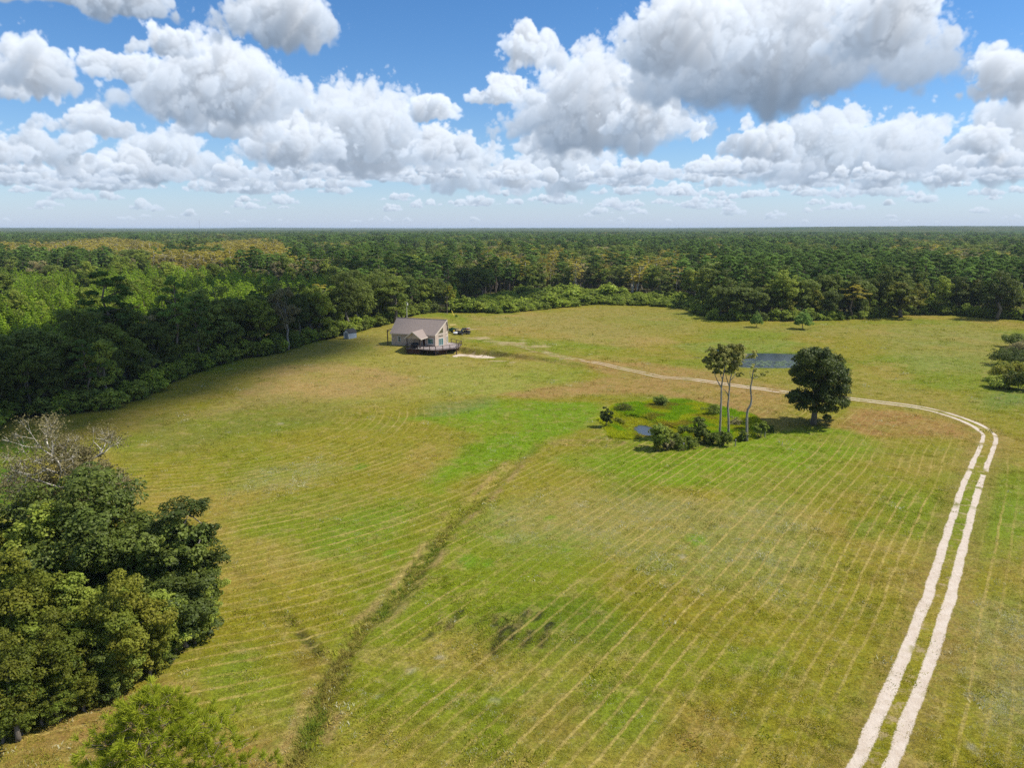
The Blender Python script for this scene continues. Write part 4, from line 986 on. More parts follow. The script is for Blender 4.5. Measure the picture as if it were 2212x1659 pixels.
# slender trees at the marsh
def slender(label, base, lines, blobs, leaf, n, mat, seed, name="slender_tree", bark='grey', sub=8):
    x, y, z = GG(*base); rng = np.random.default_rng(seed); mb = MB(); d0 = y*CP+(CAM_H-z)*SP
    for L, r0, r1 in lines:
        pts = [np.array(at_depth(px, py, y+dy))-np.array((x, y, z)) for px, py, dy in L]; pts = [np.array(p) for p in smooth_line3(pts)]
        k = len(pts); mb.tube(pts, [(r0+(r1-r0)*i/(k-1)) for i in range(k)], 7)
    B = []
    for cx, cy, r in blobs:
        for q in range(3): B.append(px_blob(cx+rng.uniform(-r, r)*.5, cy+rng.uniform(-r, r)*.4, r*rng.uniform(.5, .8), y, rng.uniform(-1, 1)*r*d0/F0*1.1))
    B = local(B, x, y, z); V, v, wv = blobs_to_leaves(B, leaf, n, rng, .1, sub=sub, inner=.2)
    tip = [(b[0], b[1], b[2]) for b in B][::4]
    return tree_obj(name, label, "tree", (x, y, z), quads_mesh("crown", V, [LM[mat]], attrs=dict(v=v, w=wv)), mb.mesh("trunk", [BK[bark]], True))
def smooth_line3(P):
    P = [np.array(p, float) for p in P]; P = [2*P[0]-P[1]]+P+[2*P[-1]-P[-2]]; out = []
    for i in range(1, len(P)-2):
        for k in range(5):
            t = k/5; a, b, c, d = P[i-1], P[i], P[i+1], P[i+2]; out.append(.5*((2*b)+(-a+c)*t+(2*a-5*b+4*c-d)*t*t+(-a+3*b-3*c+d)*t**3))
    out.append(P[-2]); return out
cr = lambda a, b_, dy=0: (1249+.2886*a, 721.6+.2886*b_, dy)
slender("slim pale tree with a forked leafy top, leftmost of the three marsh trees", (1554, 944),
    [([cr(1058, 772), cr(1064, 640), cr(1070, 500), cr(1072, 405), cr(1082, 330), cr(1095, 260, .6), cr(1100, 190, .8)], .20, .06), ([cr(1072, 405), cr(1040, 345), cr(1022, 300, -.5), cr(1010, 250, -1)], .10, .03), ([cr(1080, 340), cr(1060, 290), cr(1050, 210, -.8)], .08, .02)],
    [(1249+.2886*a, 721.6+.2886*b_, r) for a, b_, r in [(1030, 200, 22), (970, 215, 13), (1060, 140, 20), (1010, 150, 18), (1060, 240, 18), (1035, 290, 12), (985, 245, 13), (1090, 110, 14)]], .27, 7600, 'grey2', 101)
slender("slim pale tree with a dense leafy top, middle of the three marsh trees", (1573.7, 937),
    [([cr(1125, 745), cr(1124, 620), cr(1120, 540), cr(1126, 480), cr(1132, 400), cr(1138, 340), cr(1150, 280), cr(1140, 200, .6)], .20, .05), ([cr(1128, 470), cr(1105, 430), cr(1082, 408, -.4)], .09, .03), ([cr(1134, 400), cr(1116, 350), cr(1105, 300, -.6), cr(1110, 220, -1)], .10, .03), ([cr(1140, 345), cr(1165, 320), cr(1178, 280, .6)], .08, .03)],
    [(1249+.2886*a, 721.6+.2886*b_, r) for a, b_, r in [(1120, 130, 22), (1170, 130, 20), (1150, 190, 26), (1190, 190, 18), (1120, 220, 20), (1180, 250, 16), (1130, 270, 16), (1205, 310, 8), (1225, 300, 6), (1150, 100, 16), (1205, 150, 13)]], .27, 10500, 'grey2', 102)
slender("crooked nearly bare slim tree, rightmost of the three marsh trees", (1613, 953),
    [([cr(1262, 802), cr(1262, 680), cr(1266, 580), cr(1290, 530), cr(1296, 480), cr(1290, 410), cr(1300, 350), cr(1308, 290), cr(1320, 250)], .22, .07), ([cr(1306, 330), cr(1340, 325, .4), cr(1400, 300, .8)], .06, .02), ([cr(1306, 300), cr(1322, 240), cr(1330, 200, -.5)], .05, .02), ([cr(1300, 340), cr(1285, 300), cr(1290, 250, .5)], .05, .015), ([cr(1264, 570), cr(1282, 545), cr(1292, 520)], .16, .12)],
    [(1249+.2886*a, 721.6+.2886*b_, r) for a, b_, r in [(1300, 180, 9), (1330, 150, 9), (1345, 320, 7), (1390, 300, 8), (1310, 240, 8), (1420, 285, 5), (1275, 180, 7), (1325, 275, 6)]], .24, 1500, 'grey2', 103)
# bushes round the marsh
def bush(name, label, px, base_y, top_y, wpx, mat, leaf, n, seed, group=None, spiky=False):
    x, y, z = GG(px, base_y); h = tall(px, base_y, top_y); w = 1.15*wpx*(y*CP+(CAM_H-z)*SP)/F0; rng = np.random.default_rng(seed); n = int(n*1.7)
    B = dome_blobs(h, w, -.4, rng, 16, rr=(.28, .5)); V, v, wv = blobs_to_leaves(B, leaf, n, rng, .2, sub=7, aspect=.3 if spiky else .62)
    mb = MB()
    for k in range(4): limb(mb, (rng.normal()*.1, rng.normal()*.1, -.2), B[k][:3], .06, .015, rng, .1, 3, 5)
    t = thing(name, label, "bush", (x, y, z), 0, group); obj("leaves", quads_mesh("leaves", V, [LM[mat]], attrs=dict(v=v, w=wv)), t); obj("stems", mb.mesh("stems", [BK['oak']], True), t); return t
bush("bush", "dark leafy bush at the edge of the marsh nearest the green grass", 1307, 922, 878, 30, 'oak', .26, 2200, 201)
bush("bush", "tall leafy bush in front of the small open water", 1424, 970, 912, 52, 'mid', .26, 3600, 202)
bush("bush", "dense dark green bush between open water and slim trees", 1508, 958, 903, 44, 'oak', .25, 3400, 203)
bush("bush", "light green rounded bush beside the crooked slim tree", 1641, 944, 906, 34, 'lime', .24, 2200, 204)
bush("bush", "dark tuft of a bush on the far rim of the marsh", 1429, 876, 856, 34, 'oak', .26, 1300, 205)
bush("bush", "wispy bush in the marsh behind the slim trees", 1538, 897, 872, 40, 'mid', .2, 1300, 206)
bush("bush", "low shrub under the leftmost slim tree with the nest box", 1560, 962, 932, 40, 'mid', .22, 1700, 207)
bush("bush", "small drab shrub behind the middle slim tree", 1588, 918, 902, 30, 'grey', .2, 700, 208)
bush("bush", "low shrub at the foot of the crooked slim tree", 1606, 952, 926, 26, 'oak', .2, 1000, 209)
bush("bush", "small green shrub between the tall bush and the dense bush", 1467, 968, 944, 40, 'mid', .22, 1500, 211)
bush("bush", "reddish low scrub beside the dark bush at the marsh edge", 1337, 915, 902, 26, 'olive', .2, 700, 212)
bush("palmetto", "pale spiky palmetto beside the tall leafy bush", 1443, 972, 946, 24, 'grey', .55, 420, 213, spiky=True)
bush("palmetto", "short palmetto clump in front of the tall leafy bush", 1419, 975, 951, 18, 'olive', .5, 360, 214, spiky=True)
bush("bush", "brown tangled bush overhanging the far lily pond", 1592, 790, 758, 44, 'grey', .3, 1500, 215)
bush("bush", "leafy low bush right of the tall bush by the open water", 1452, 962, 938, 40, 'oak', .22, 1500, 216)
bush("bush", "low bush in front of the dense dark green bush", 1493, 966, 944, 44, 'mid', .22, 1500, 217)
bush("bush", "low bush left of the leftmost slim tree", 1534, 958, 936, 40, 'oak', .22, 1400, 218)
bush("bush", "dark low bush in the oak's shadow by the light green bush", 1665, 932, 918, 22, 'oak', .2, 700, 219)
bush("bush", "brownish low scrub on the marsh rim behind the dark bush", 1350, 888, 874, 50, 'olive', .2, 1100, 220)
bush("bush", "small dark shrub in the marsh right of the open water", 1478, 935, 922, 34, 'oak', .2, 900, 221)
# small pines out on the far grass
for px, by, ty, wd, lab in ((1633.5, 707, 672, 30, "small young pine out on the grass, the one nearer the house"), (1734.5, 711, 668, 46, "small young pine out on the grass, straight above the round oak"), (985.5, 686, 679, 8, "tiny sapling beside the leaning yellow guy marker")):
    x, y, z = GG(px, by); hh = tall(px, by, ty); place_tree("young_pine", 'sap', lab, "pine tree", x, y, hh, wd*(y*CP+CAM_H*SP)/F0)
# trees that stand out along the far edge
for key, px, by, ty, wd, lab in (('olive0', 1955, 688, 602, 118, "large rounded yellow green tree at the far forest edge"), ('cypg', 1845, 691, 617, 62, "golden topped tree with a bare pale trunk at the far edge"),
        ('oak0', 2165, 692, 585, 110, "tall brown green oak at the far forest edge near the frame's end"), ('oak2', 1605, 692, 606, 110, "broad dark oak jutting into the field at the far forest edge"),
        ('mid1', 1575, 640, 590, 60, "bushy tree behind the broad dark oak of the far edge"), ('oak1', 935, 672, 596, 84, "round grey green oak with pale limbs beside the utility pole"),
        ('mid0', 850, 700, 592, 92, "light green oak rising behind the house roof"), ('oak0', 740, 722, 590, 100, "dark oak standing directly behind the small shed"), ('grey0', 615, 760, 612, 88, "grey green oak hung with moss beside the shed oak")):
    x, y, z = GG(px, by); y += 3.0; hh = tall(px, by, ty); place_tree("edge_tree", key, lab, "tree", x, y, hh, wd*(y*CP+CAM_H*SP)/F0, z=z)
for px, by, ty, lab in ((392, 770, 600, "tall thin pine with a bare pale trunk in the shaded forest edge"), (255, 780, 590, "tall spreading pine rising above the shaded forest edge")):
    x, y, z = GG(px, by+40); place_tree("pine_tree", 'pine1', lab, "pine tree", x, y, tall(px, by+40, ty), 12 if px < 300 else 8, z=z)
# the thicket in the near corner
HI = {}
def hi(key, *a, **k): HI[key] = broad_tree(*a, **k)
hi('oakA', 301, 14, 13, -.4, .25, 34000, 'oak2', nb=46, nlimb=12, rr=(.17, .28), sub=12)
hi('oliveA', 302, 9, 7, -1.2, .20, 20000, 'olive', nb=34, nlimb=5, rr=(.22, .36), sub=11)
hi('midA', 303, 10, 7, -1.2, .22, 20000, 'mid', nb=34, nlimb=5, rr=(.22, .36), sub=11)
hi('darkA', 304, 8, 6, -1.2, .22, 16000, 'oak2', nb=30, nlimb=5, rr=(.24, .38), sub=11)
hi('looseA', 305, 13, 6.5, -1.0, .21, 24000, 'oak2', 'grey', nb=60, nlimb=20, rr=(.20, .34), sub=9, trunk_r=.2)
NEAR = [('darkA', 8, 6, 370, 1360, 1110, 220, "dark green tree joining the large oak to the thicket's corner bush"), ('midA', 10, 7, 160, 1350, 1080, 260, "green tree swelling out below the large oak"), ('darkA', 8, 6, 60, 1330, 1070, 220, "dark tree on the thicket's far side left of the large oak"), ('midA', 10, 7, 340, 1440, 1280, 170, "green bush between the yellowing vine tree and corner bush"),
    ('oakA', 14, 13, 235, 1325, 995, 400, "large dark oak crowning the thicket in the near corner"), ('looseA', 13, 6.5, 412, 1340, 1075, 200, "loose dark tree with bare pale twigs on the thicket's field side"),
    ('darkA', 8, 6, 405, 1395, 1230, 190, "dense dark green bush at the thicket's corner by the mown grass"), ('oliveA', 9, 7, 290, 1470, 1235, 210, "yellowing vine covered tree at the front of the thicket"),
    ('midA', 10, 7, 195, 1455, 1240, 200, "green leafy tree left of the yellowing vine tree"), ('oliveA', 9, 7, 65, 1480, 1200, 230, "yellow green tree at the thicket's near left end"),
    ('oliveA', 9, 7, -15, 1370, 1085, 200, "yellow tinged tree cut by the frame behind the thicket"), ('midA', 10, 7, 100, 1380, 1130, 210, "green tree in the middle of the thicket below the large oak"),
    ('oliveA', 9, 7, 130, 1545, 1330, 190, "olive bush at the thicket's front beside the brown verge"), ('oliveA', 9, 7, 40, 1600, 1370, 180, "lowest olive bush of the thicket in the near corner"),
    ('darkA', 8, 6, 340, 1330, 1150, 190, "dark tree filling the gap behind the yellowing vine tree"), ('midA', 10, 7, 0, 1500, 1290, 170, "green bush at the thicket's end under the yellow tinged tree"),
    ('oliveA', 9, 7, 330, 1465, 1310, 130, "small olive bush leaning on the yellowing vine tree"), ('midA', 10, 7, 250, 1500, 1370, 120, "low green bush at the foot of the yellowing vine tree")]
for i, (key, kh, kw, px, by, ty, wpx, lab) in enumerate(NEAR):
    x, y, z = GG(px, by); hh = tall(px, by, ty); w = wpx*(y*CP+(CAM_H-z-hh*.5)*SP)/F0
    t = tree_obj("thicket_tree", lab, "tree", (x, y, z), *HI[key], rz=i*1.7, group="trees of the near thicket"); t.scale = (w/kw, w/kw, hh/kh)
TH = PXL([(-70, 1240), (90, 1235), (300, 1265), (430, 1300), (470, 1362), (400, 1425), (300, 1485), (140, 1560), (0, 1612), (-70, 1612)])
rng = np.random.default_rng(888); tp = np.array(TH); q = np.column_stack([rng.uniform(tp[:, 0].min(), tp[:, 0].max(), 900), rng.uniform(tp[:, 1].min(), tp[:, 1].max(), 900)]); q = q[poly_sd(q[:, 0], q[:, 1], TH) > .4][:230]
ts = rng.uniform(.28, .66, len(q))
tag(scatter_object("thicket_undergrowth", np.column_stack([q, gh(q[:, 0], q[:, 1])]), rng.choice([0, 1, 1, 2], len(q)), np.stack([ts*1.15, ts*1.15, ts], 1), np.column_stack([np.zeros((len(q), 2)), rng.uniform(0, 6.28, len(q))]), [joined(HI[k], "undergrowth_bush") for k in ('oliveA', 'midA', 'darkA')]),
    "tangled shrubs and vines filling the near thicket", "undergrowth", kind="stuff")
# half-dead tree behind the thicket
x, y, z = GG(172, 1235); h = tall(172, 1235, 872); rng = np.random.default_rng(401); mb = MB(); tips = []
limb(mb, (0, 0, -.3), (.3, .2, h*.52), .42, .28, rng, .03, 5, 9)
for k in range(9):
    a = k*2.4; zz = h*(.40+.18*(k % 4)/3); s = 1.0
    branch_rec(mb, tips, (.2, .1, zz), (math.cos(a)*.9, math.sin(a)*.7, .55 if k > 2 else .25), h*.14*s, .13, rng, 3, 6, .55, .12)
branch_rec(mb, tips, (.3, .2, h*.5), (-.1, 0, 1), h*.18, .16, rng, 3, 6, .35, .3)
P = []; 
for p, d, L in tips:
    m = 85; P.append(np.array(p)+rng.normal(size=(m, 3))*np.array([.55, .55, .4])+np.array(d)*.3)
    for q in range(5): dd = unit(np.array([d])+rng.normal(size=(1, 3))*.6)[0]; mb.tube([p, np.array(p)+dd*.7], [.022, .010], 3, cap=False)
P = np.concatenate(P); B = dome_blobs(h*.80, 11, h*.12, rng, 30, rr=(.18, .3)); V2, v2, w2 = blobs_to_leaves(B, .24, 12000, rng, .1, sub=9, inner=.1)
V = np.concatenate([leaves(P, rng.normal(size=P.shape)+np.array([0, 0, .5]), .19, rng), V2])
nv = len(V); tree_obj("half_dead_tree", "half dead tree with bleached bare branches rising behind the thicket", "tree", (x, y, z), quads_mesh("crown", V, [LM['dead']], attrs=dict(v=rng.random(nv), w=rng.random(nv))), mb.mesh("trunk", [BK['pale']], True))
# pine whose top pokes into the bottom of the picture
rng = np.random.default_rng(55); mb = MB(); px_, py_ = -17.2, 30.2; pz = gh1(px_, py_); HP = 12.0-pz
limb(mb, (0, 0, -.3), (-.3, .2, HP*.97), .2, .03, rng, .01, 8, 9); NV = []; 
tuft = []
for k in range(64):
    t = (k+.5)/64; zz = HP*(.52+.47*t); a = k*2.399; r = (5.6*(1-t)**.75+.35)*rng.uniform(.75, 1.08)
    pts = limb(mb, (-.2*t, .15*t, zz-.5*r*.22), (math.cos(a)*r, math.sin(a)*r, zz+.05*r), .05*(1.2-t), .012, rng, .05, 4, 5)
    for q in range(int(5+r*2.8)):
        s = rng.uniform(.38, 1.03); p = np.array(pts[0])+(np.array(pts[-1])-np.array(pts[0]))*s
        sp = rng.normal(size=3)*.34*(1.1-.2*s); sp[2] = abs(sp[2])*.8; e = p+sp+np.array([0, 0, .15])
        mb.tube([p, e], [.014, .008], 3, cap=False); tuft.append((e, unit(np.array([sp+np.array([math.cos(a), math.sin(a), .9])*.35]))[0]))
tuft.append((np.array([-.3, .2, HP]), np.array([0, 0, 1.0])))
for e, d in tuft:
    m = 52; dd = unit(d*1.0+rng.normal(size=(m, 3))*.62); L = rng.uniform(.26, .42, m)[:, None]; s = unit(np.cross(dd, rng.normal(size=(m, 3))))*.014
    b0 = e-d*.06+rng.normal(size=(m, 3))*.03; NV.append(np.stack([b0-s, b0+s, b0+dd*L+s*.5, b0+dd*L-s*.5], 1))
NV = np.concatenate(NV); tv = np.repeat(rng.random(len(tuft)), 52)
tree_obj("near_pine", "bright long needled pine top poking up at the picture's lower edge", "pine tree", (px_, py_, pz), quads_mesh("needles", NV, [LM['near_pine']], attrs=dict(v=.3+.5*rng.random(len(NV)), w=tv)), mb.mesh("trunk", [BK['pine']], True), crown_name="needles")
# brush pile and scrub at the frame's end
for px, by, ty, wd, mt, lab in ((2190, 750, 722, 44, 'oak', "dark scrub on the brush pile at the field's end, its back part"), (2208, 776, 738, 60, 'grey', "grey scrub in the middle of the brush pile"), (2188, 790, 756, 62, 'oak', "dark scrub between the fallen logs"), (2166, 806, 784, 40, 'mid', "green scrub on the brush pile's field side"), (2192, 822, 784, 70, 'olive', "yellow green scrub at the brush pile's near end"), (2164, 838, 814, 52, 'mid', "low green scrub at the brush pile's near corner"), (2206, 842, 802, 56, 'olive', "olive scrub cut by the frame at the brush pile's near end"), (2178, 772, 752, 30, 'olive', "small scrub below the back log of the brush pile")):
    bush("scrub", lab, px, by, ty, wd*1.25, mt, .34, 4200, int(px*3+by), group="scrub on the brush pile")
for i, (px, by, L, rz, lab) in enumerate(((2186, 736, 3.6, .25, "bleached fallen log at the back of the brush pile"), (2178, 787, 4.2, -.35, "grey fallen log in the middle of the brush pile"), (2192, 742, 2.6, .8, "short bleached log resting beside the back log"), (2200, 790, 3.0, .2, "broken log lying beside the grey fallen log"))):
    x, y, z = GG(px, by); rng = np.random.default_rng(600+i); t = thing("fallen_log", lab, "log", (x, y, z+.2), rz, "logs of the brush pile")
    mb = MB(); pts = [(-L/2, 0, .12), (-L/6, rng.normal()*.1, .2), (L/6, rng.normal()*.1, .24), (L/2, 0, .3)]; mb.tube(pts, [.24, .22, .19, .14], 8); mb.build("stem", BK['pale'], t, True)
    for k in range(3): mb = MB(); q = pts[1+k % 2]; mb.tube([q, (q[0]+rng.normal()*.4, q[1]+rng.normal()*.5, q[2]+rng.uniform(.4, .9))], [.07, .02], 5); mb.build("branch_stub", BK['pale'], t, True)

# ---------------------------------------------------------------- the house
M = dict(
    siding=plain("tan_siding", srgb(196, 178, 160, .85), .75, .05, 1.5), trim=plain("cream_trim", srgb(226, 214, 198, .85), .6, .04), white=plain("white_trim", (.78, .78, .76), .5, .03),
    roof=plain("brown_grey_shingle", srgb(146, 132, 124, .85), .9, .10, 3.0, bump=.4), wood=plain("dark_stained_wood", srgb(74, 54, 44, .8), .7, .2, 3.0), deck=plain("grey_weathered_boards", srgb(158, 146, 142, .85), .85, .14, 2.0),
    skirt=plain("red_brown_boards", srgb(98, 62, 46, .85), .8, .2, 2.5), door=plain("brown_door", srgb(84, 56, 46, .8), .5, .08), conc=plain("pale_concrete", srgb(206, 188, 168, .8), .9, .07, .6),
    block=plain("grey_block_wall", srgb(120, 112, 108, .8), .9, .1, 1.2), dark=plain("dark_cover_cloth", (.018, .020, .028), .6, .2, 2.0), glass=glass_mat("teal_window_glass", (.06, .15, .15)), pane=glass_mat("dark_window_glass", (.035, .05, .05)),
    attic=glass_mat("olive_window_glass", (.09, .08, .05)), tarp=plain("pale_tarp", (.45, .46, .5), .6, .1), blue=plain("blue_tarp", srgb(40, 60, 110), .6, .1))
DZ = gh1(HX, HY)+.0
house = thing("house", "tan chalet house with grey brown roof and prow gable end", "house", (HX, HY, 0), -HYAW)
F, E, R_, L, W, PR = HFLOOR, HFLOOR+HEAVE, HFLOOR+HRIDGE, HL, HW, HPROW
# local axes: x along the long front wall, y away from the camera side
def hbuild(name, mb, m, parent=None, smooth=False): return mb.build(name, m, parent or house, smooth)
b0 = F-2.6
mb = MB(); mb.prism([(0, 0, b0), (L, 0, b0), (L+PR, W/2, b0), (L, W, b0), (0, W, b0)], (0, 0, 0), (0, 0, E-b0))
# gables
mb._add([(0, 0, E), (0, W, E), (0, W/2, R_-.12), (.2, 0, E), (.2, W, E), (.2, W/2, R_-.12)], [(0, 2, 1), (3, 4, 5), (0, 1, 4, 3), (1, 2, 5, 4), (2, 0, 3, 5)])
mb._add([(L, 0, E), (L+PR, W/2, E), (L+PR, W/2, R_-.12), (L, W, E), (L-.6, 0, E), (L-.6, W/2, R_-.12), (L-.6, W, E)], [(0, 1, 2), (1, 3, 2), (0, 2, 5, 4), (2, 3, 6, 5), (4, 5, 6), (0, 4, 6, 3, 1)])
walls = hbuild("wall", mb, M['siding'])
# siding courses: each a thin lap, shared mesh along the front and the prow face
lap = MB(); lap.box(0, 1, -.016, 0, 0, .012); lap_me = lap.mesh("siding_course", [M['siding']])
for k in range(int((E-F+.1)/.24)):
    for (x0, y0, ang, ln) in ((0.02, -.004, 0, L-.04),):
        o = obj("siding_course", lap_me, walls); o.location = (x0, y0, F-.15+k*.24); o.scale = (ln, 1, 1)
sl = (R_-E)/(W/2); OV = .38; TH = .16
def roof_plane(name, P, th, m, parent): 
    a, b_, c = (Vector(P[i]) for i in range(3)); n = (b_-a).cross(c-a).normalized(); n = n if n.z > 0 else -n
    mb = MB(); mb.prism(P, n*0, n*th); return hbuild(name, mb, m, parent)
ez = E-OV*sl
roof = roof_plane("roof", [(-OV, -OV, ez), (L+.12, -OV, ez), (L+PR+OV, W/2, R_), (-OV, W/2, R_)], TH, M['roof'], house)
tag(roof, "grey brown shingled roof")
roof_plane("back_slope", [(-OV, W+OV, ez), (L+.12, W+OV, ez), (L+PR+OV, W/2, R_), (-OV, W/2, R_)], TH, M['roof'], roof)
mb = MB(); mb.beam((-OV, W/2, R_+TH*1.1), (L+PR+OV, W/2, R_+TH*1.1), .34, .07); hbuild("ridge_cap", mb, M['roof'], roof)
for a, b_, nm in (((-OV-.03, -OV, ez), (-OV-.03, W/2, R_), "rake_board"), ((-OV-.03, W+OV, ez), (-OV-.03, W/2, R_), "rake_board"), ((L+.16, -OV, ez), (L+PR+OV+.04, W/2, R_), "rake_board"), ((L+.16, W+OV, ez), (L+PR+OV+.04, W/2, R_), "rake_board"), ((-OV, -OV-.03, ez+.02), (L+.1, -OV-.03, ez+.02), "fascia")):
    mb = MB(); mb.beam(a, b_, .05, .26); hbuild(nm, mb, M['trim'], roof)
for x_, y_ in ((0, 0), (L, 0), (L+PR, W/2), (L, W)):
    mb = MB(); mb.box(x_-.07, x_+.07, y_-.07, y_+.07, F-.2, E-.02 if x_ <= L else R_-.3); hbuild("corner_trim", mb, M['trim'])
def opening(name, o, ax, wdt, z0, z1, m_glass, m_frame, nrm, panes=1, fr=.09, horiz=0):
    """a window or door set into a wall: o its lower start, ax the direction along the wall"""
    ax = Vector(ax).normalized(); nrm = Vector(nrm).normalized(); o = Vector(o)
    P = lambda s, z, d: o+ax*s+nrm*d+Vector((0, 0, z-o.z))
    mb = MB(); mb.prism([P(0, z0, 0), P(wdt, z0, 0), P(wdt, z1, 0), P(0, z1, 0)], nrm*.01, nrm*.035); w = hbuild(name, mb, m_glass)
    for a, b_, c, d in ((0, wdt, z1-fr, z1), (0, wdt, z0, z0+fr), (0, fr, z0+fr, z1-fr), (wdt-fr, wdt, z0+fr, z1-fr)):
        mb = MB(); mb.prism([P(a, c, 0), P(b_, c, 0), P(b_, d, 0), P(a, d, 0)], nrm*.012, nrm*.075); hbuild("frame", mb, m_frame, w)
    for k in range(1, panes):
        s = wdt*k/panes; mb = MB(); mb.prism([P(s-.035, z0+fr, 0), P(s+.035, z0+fr, 0), P(s+.035, z1-fr, 0), P(s-.035, z1-fr, 0)], nrm*.012, nrm*.065); hbuild("mullion", mb, m_frame, w)
    if horiz:
        zz = (z0+z1)/2; mb = MB(); mb.prism([P(fr, zz-.03, 0), P(wdt-fr, zz-.03, 0), P(wdt-fr, zz+.03, 0), P(fr, zz+.03, 0)], nrm*.012, nrm*.065); hbuild("mullion", mb, m_frame, w)
    return w
fn = (0, -1, 0)
opening("window", (1.95, 0, 0), (1, 0, 0), .92, F+.85, F+2.35, M['pane'], M['white'], fn, 1, .09, 1)
opening("window", (11.35, 0, 0), (1, 0, 0), 1.75, F+.6, F+2.25, M['glass'], M['white'], fn, 1, .10)
dr = opening("door", (9.62, 0, 0), (1, 0, 0), 1.1, F+.02, F+2.2, M['door'], M['white'], fn, 1, .11)
mb = MB(); mb.ellipsoid((9.62+.9, -.1, F+1.05), (.05, .05, .05), 8, 6); hbuild("handle", mb, M['trim'], dr)
for sgn in (1, -1):
    a = Vector((L, 0 if sgn == 1 else W, 0)); tip = Vector((L+PR, W/2, 0)); ax = (tip-a).normalized(); n = Vector((ax.y*sgn, -ax.x*sgn, 0)); Lp = (tip-a).length
    s0 = Lp*.30; w_ = Lp*.42
    opening("sliding_door", a+ax*s0, ax, w_, F+.05, F+2.15, M['glass'], M['white'], n, 2, .08)
    opening("window", a+ax*s0, ax, w_, F+2.55, F+3.05, M['attic'], M['trim'], n, 1, .07)
    # raked attic window following the roof
    def P(s, z): return a+ax*s+Vector((0, 0, z))
    zb = F+3.5; zt = lambda s: F+HEAVE+sl*(W/2*s/Lp)-.72
    s1 = s0+w_; sA = max(s0, Lp*(zb+.12-F-HEAVE+.72)/(sl*W/2))
    tri = [P(sA, zb), P(s1, zb), P(s1, zt(s1)), P(sA, max(zb+.06, zt(sA)))]
    mb = MB(); mb.prism(tri, n*.01, n*.035); tw = hbuild("raked_window", mb, M['attic'])
    for i in range(4):
        mb = MB(); mb.beam(tri[i]+n*.05, tri[(i+1) % 4]+n*.05, .10, .05, up=tuple(n)); hbuild("frame", mb, M['trim'], tw)
    mb = MB(); mb.prism([P(0.08, F+3.22), P(Lp-.08, F+3.22), P(Lp-.08, F+3.34), P(.08, F+3.34)], n*.006, n*.03); hbuild("band_board", mb, M['trim'], walls)
# porch gable over the deck
PU0, PU1, PF = 7.1, 11.25, -4.75
pe = F+2.95; pr_z = pe+(PU1-PU0)/2*.76; pc = (PU0+PU1)/2; s2 = (pr_z-pe)/((PU1-PU0)/2)
yb = (pr_z-E)/sl; ybe = (pe-.3-E)/sl
def main_y(z): return (z-E)/sl
ov = .45; zl = pe-ov*s2
porch = roof_plane("porch_roof", [(PU1+ov, PF-ov, zl), (PU1+ov, max(-OV, main_y(zl)), zl), (pc, main_y(pr_z)+.15, pr_z), (pc, PF-ov, pr_z)], .12, M['roof'], house)
roof_plane("left_slope", [(PU0-ov, PF-ov, zl), (PU0-ov, max(-OV, main_y(zl)), zl), (pc, main_y(pr_z)+.15, pr_z), (pc, PF-ov, pr_z)], .12, M['roof'], porch)
mb = MB(); mb._add([(PU0, PF, pe-.25), (PU1, PF, pe-.25), (PU1, PF, pe), (pc, PF, pr_z-.06), (PU0, PF, pe), (PU0, PF+.12, pe-.25), (PU1, PF+.12, pe-.25), (PU1, PF+.12, pe), (pc, PF+.12, pr_z-.06), (PU0, PF+.12, pe)],
    [(0, 1, 2, 3, 4), (9, 8, 7, 6, 5), (0, 5, 6, 1), (1, 6, 7, 2), (2, 7, 8, 3), (3, 8, 9, 4), (4, 9, 5, 0)]); hbuild("porch_gable", mb, M['siding'], porch)
for sx in (PU0-ov, PU1+ov): mb = MB(); mb.beam((sx, PF-ov-.03, zl+.06), (pc, PF-ov-.03, pr_z+.06), .05, .24); hbuild("rake_board", mb, M['trim'], porch)
mb = MB(); mb.beam((PU1+ov+.03, PF-ov, zl+.04), (PU1+ov+.03, -OV, zl+.04), .05, .2); hbuild("fascia", mb, M['trim'], porch)
for sx in (PU0+.1, PU1-.1): mb = MB(); mb.box(sx-.1, sx+.1, PF+.0, PF+.2, F, pe-.25); hbuild("porch_post", mb, M['wood'], porch)
# tall dark post frame at the house's far left corner
for yy in (-.6, 3.6): mb = MB(); mb.box(-1.15, -.93, yy-.11, yy+.11, F-1.2, E+.55); hbuild("corner_post", mb, M['wood'])
mb = MB(); mb.box(-1.17, -.91, -.8, 3.9, E+.55, E+.73); hbuild("post_beam", mb, M['wood'])
mb = MB(); mb.box(-.9, -.42, -.68, -.52, E+.35, E+.5); hbuild("tie_beam", mb, M['wood'])
# deck
deck = thing("deck", "grey raised deck with dark railing wrapping the house end", "deck", (HX, HY, 0), -HYAW)
DP = [(PU0-.1, PF-.25), (16.2, -5.35), (20.3, -.1), (19.1, 6.1), (14.6, 8.9), (L+.1, W+.1), (L+PR+.1, W/2), (L+.1, -.1), (PU0-.1, -.1)]
mb = MB(); mb.prism([(a, c, F-.06) for a, c in DP], (0, 0, -.28), (0, 0, -.05)); mb.build("deck_frame", M['wood'], deck)
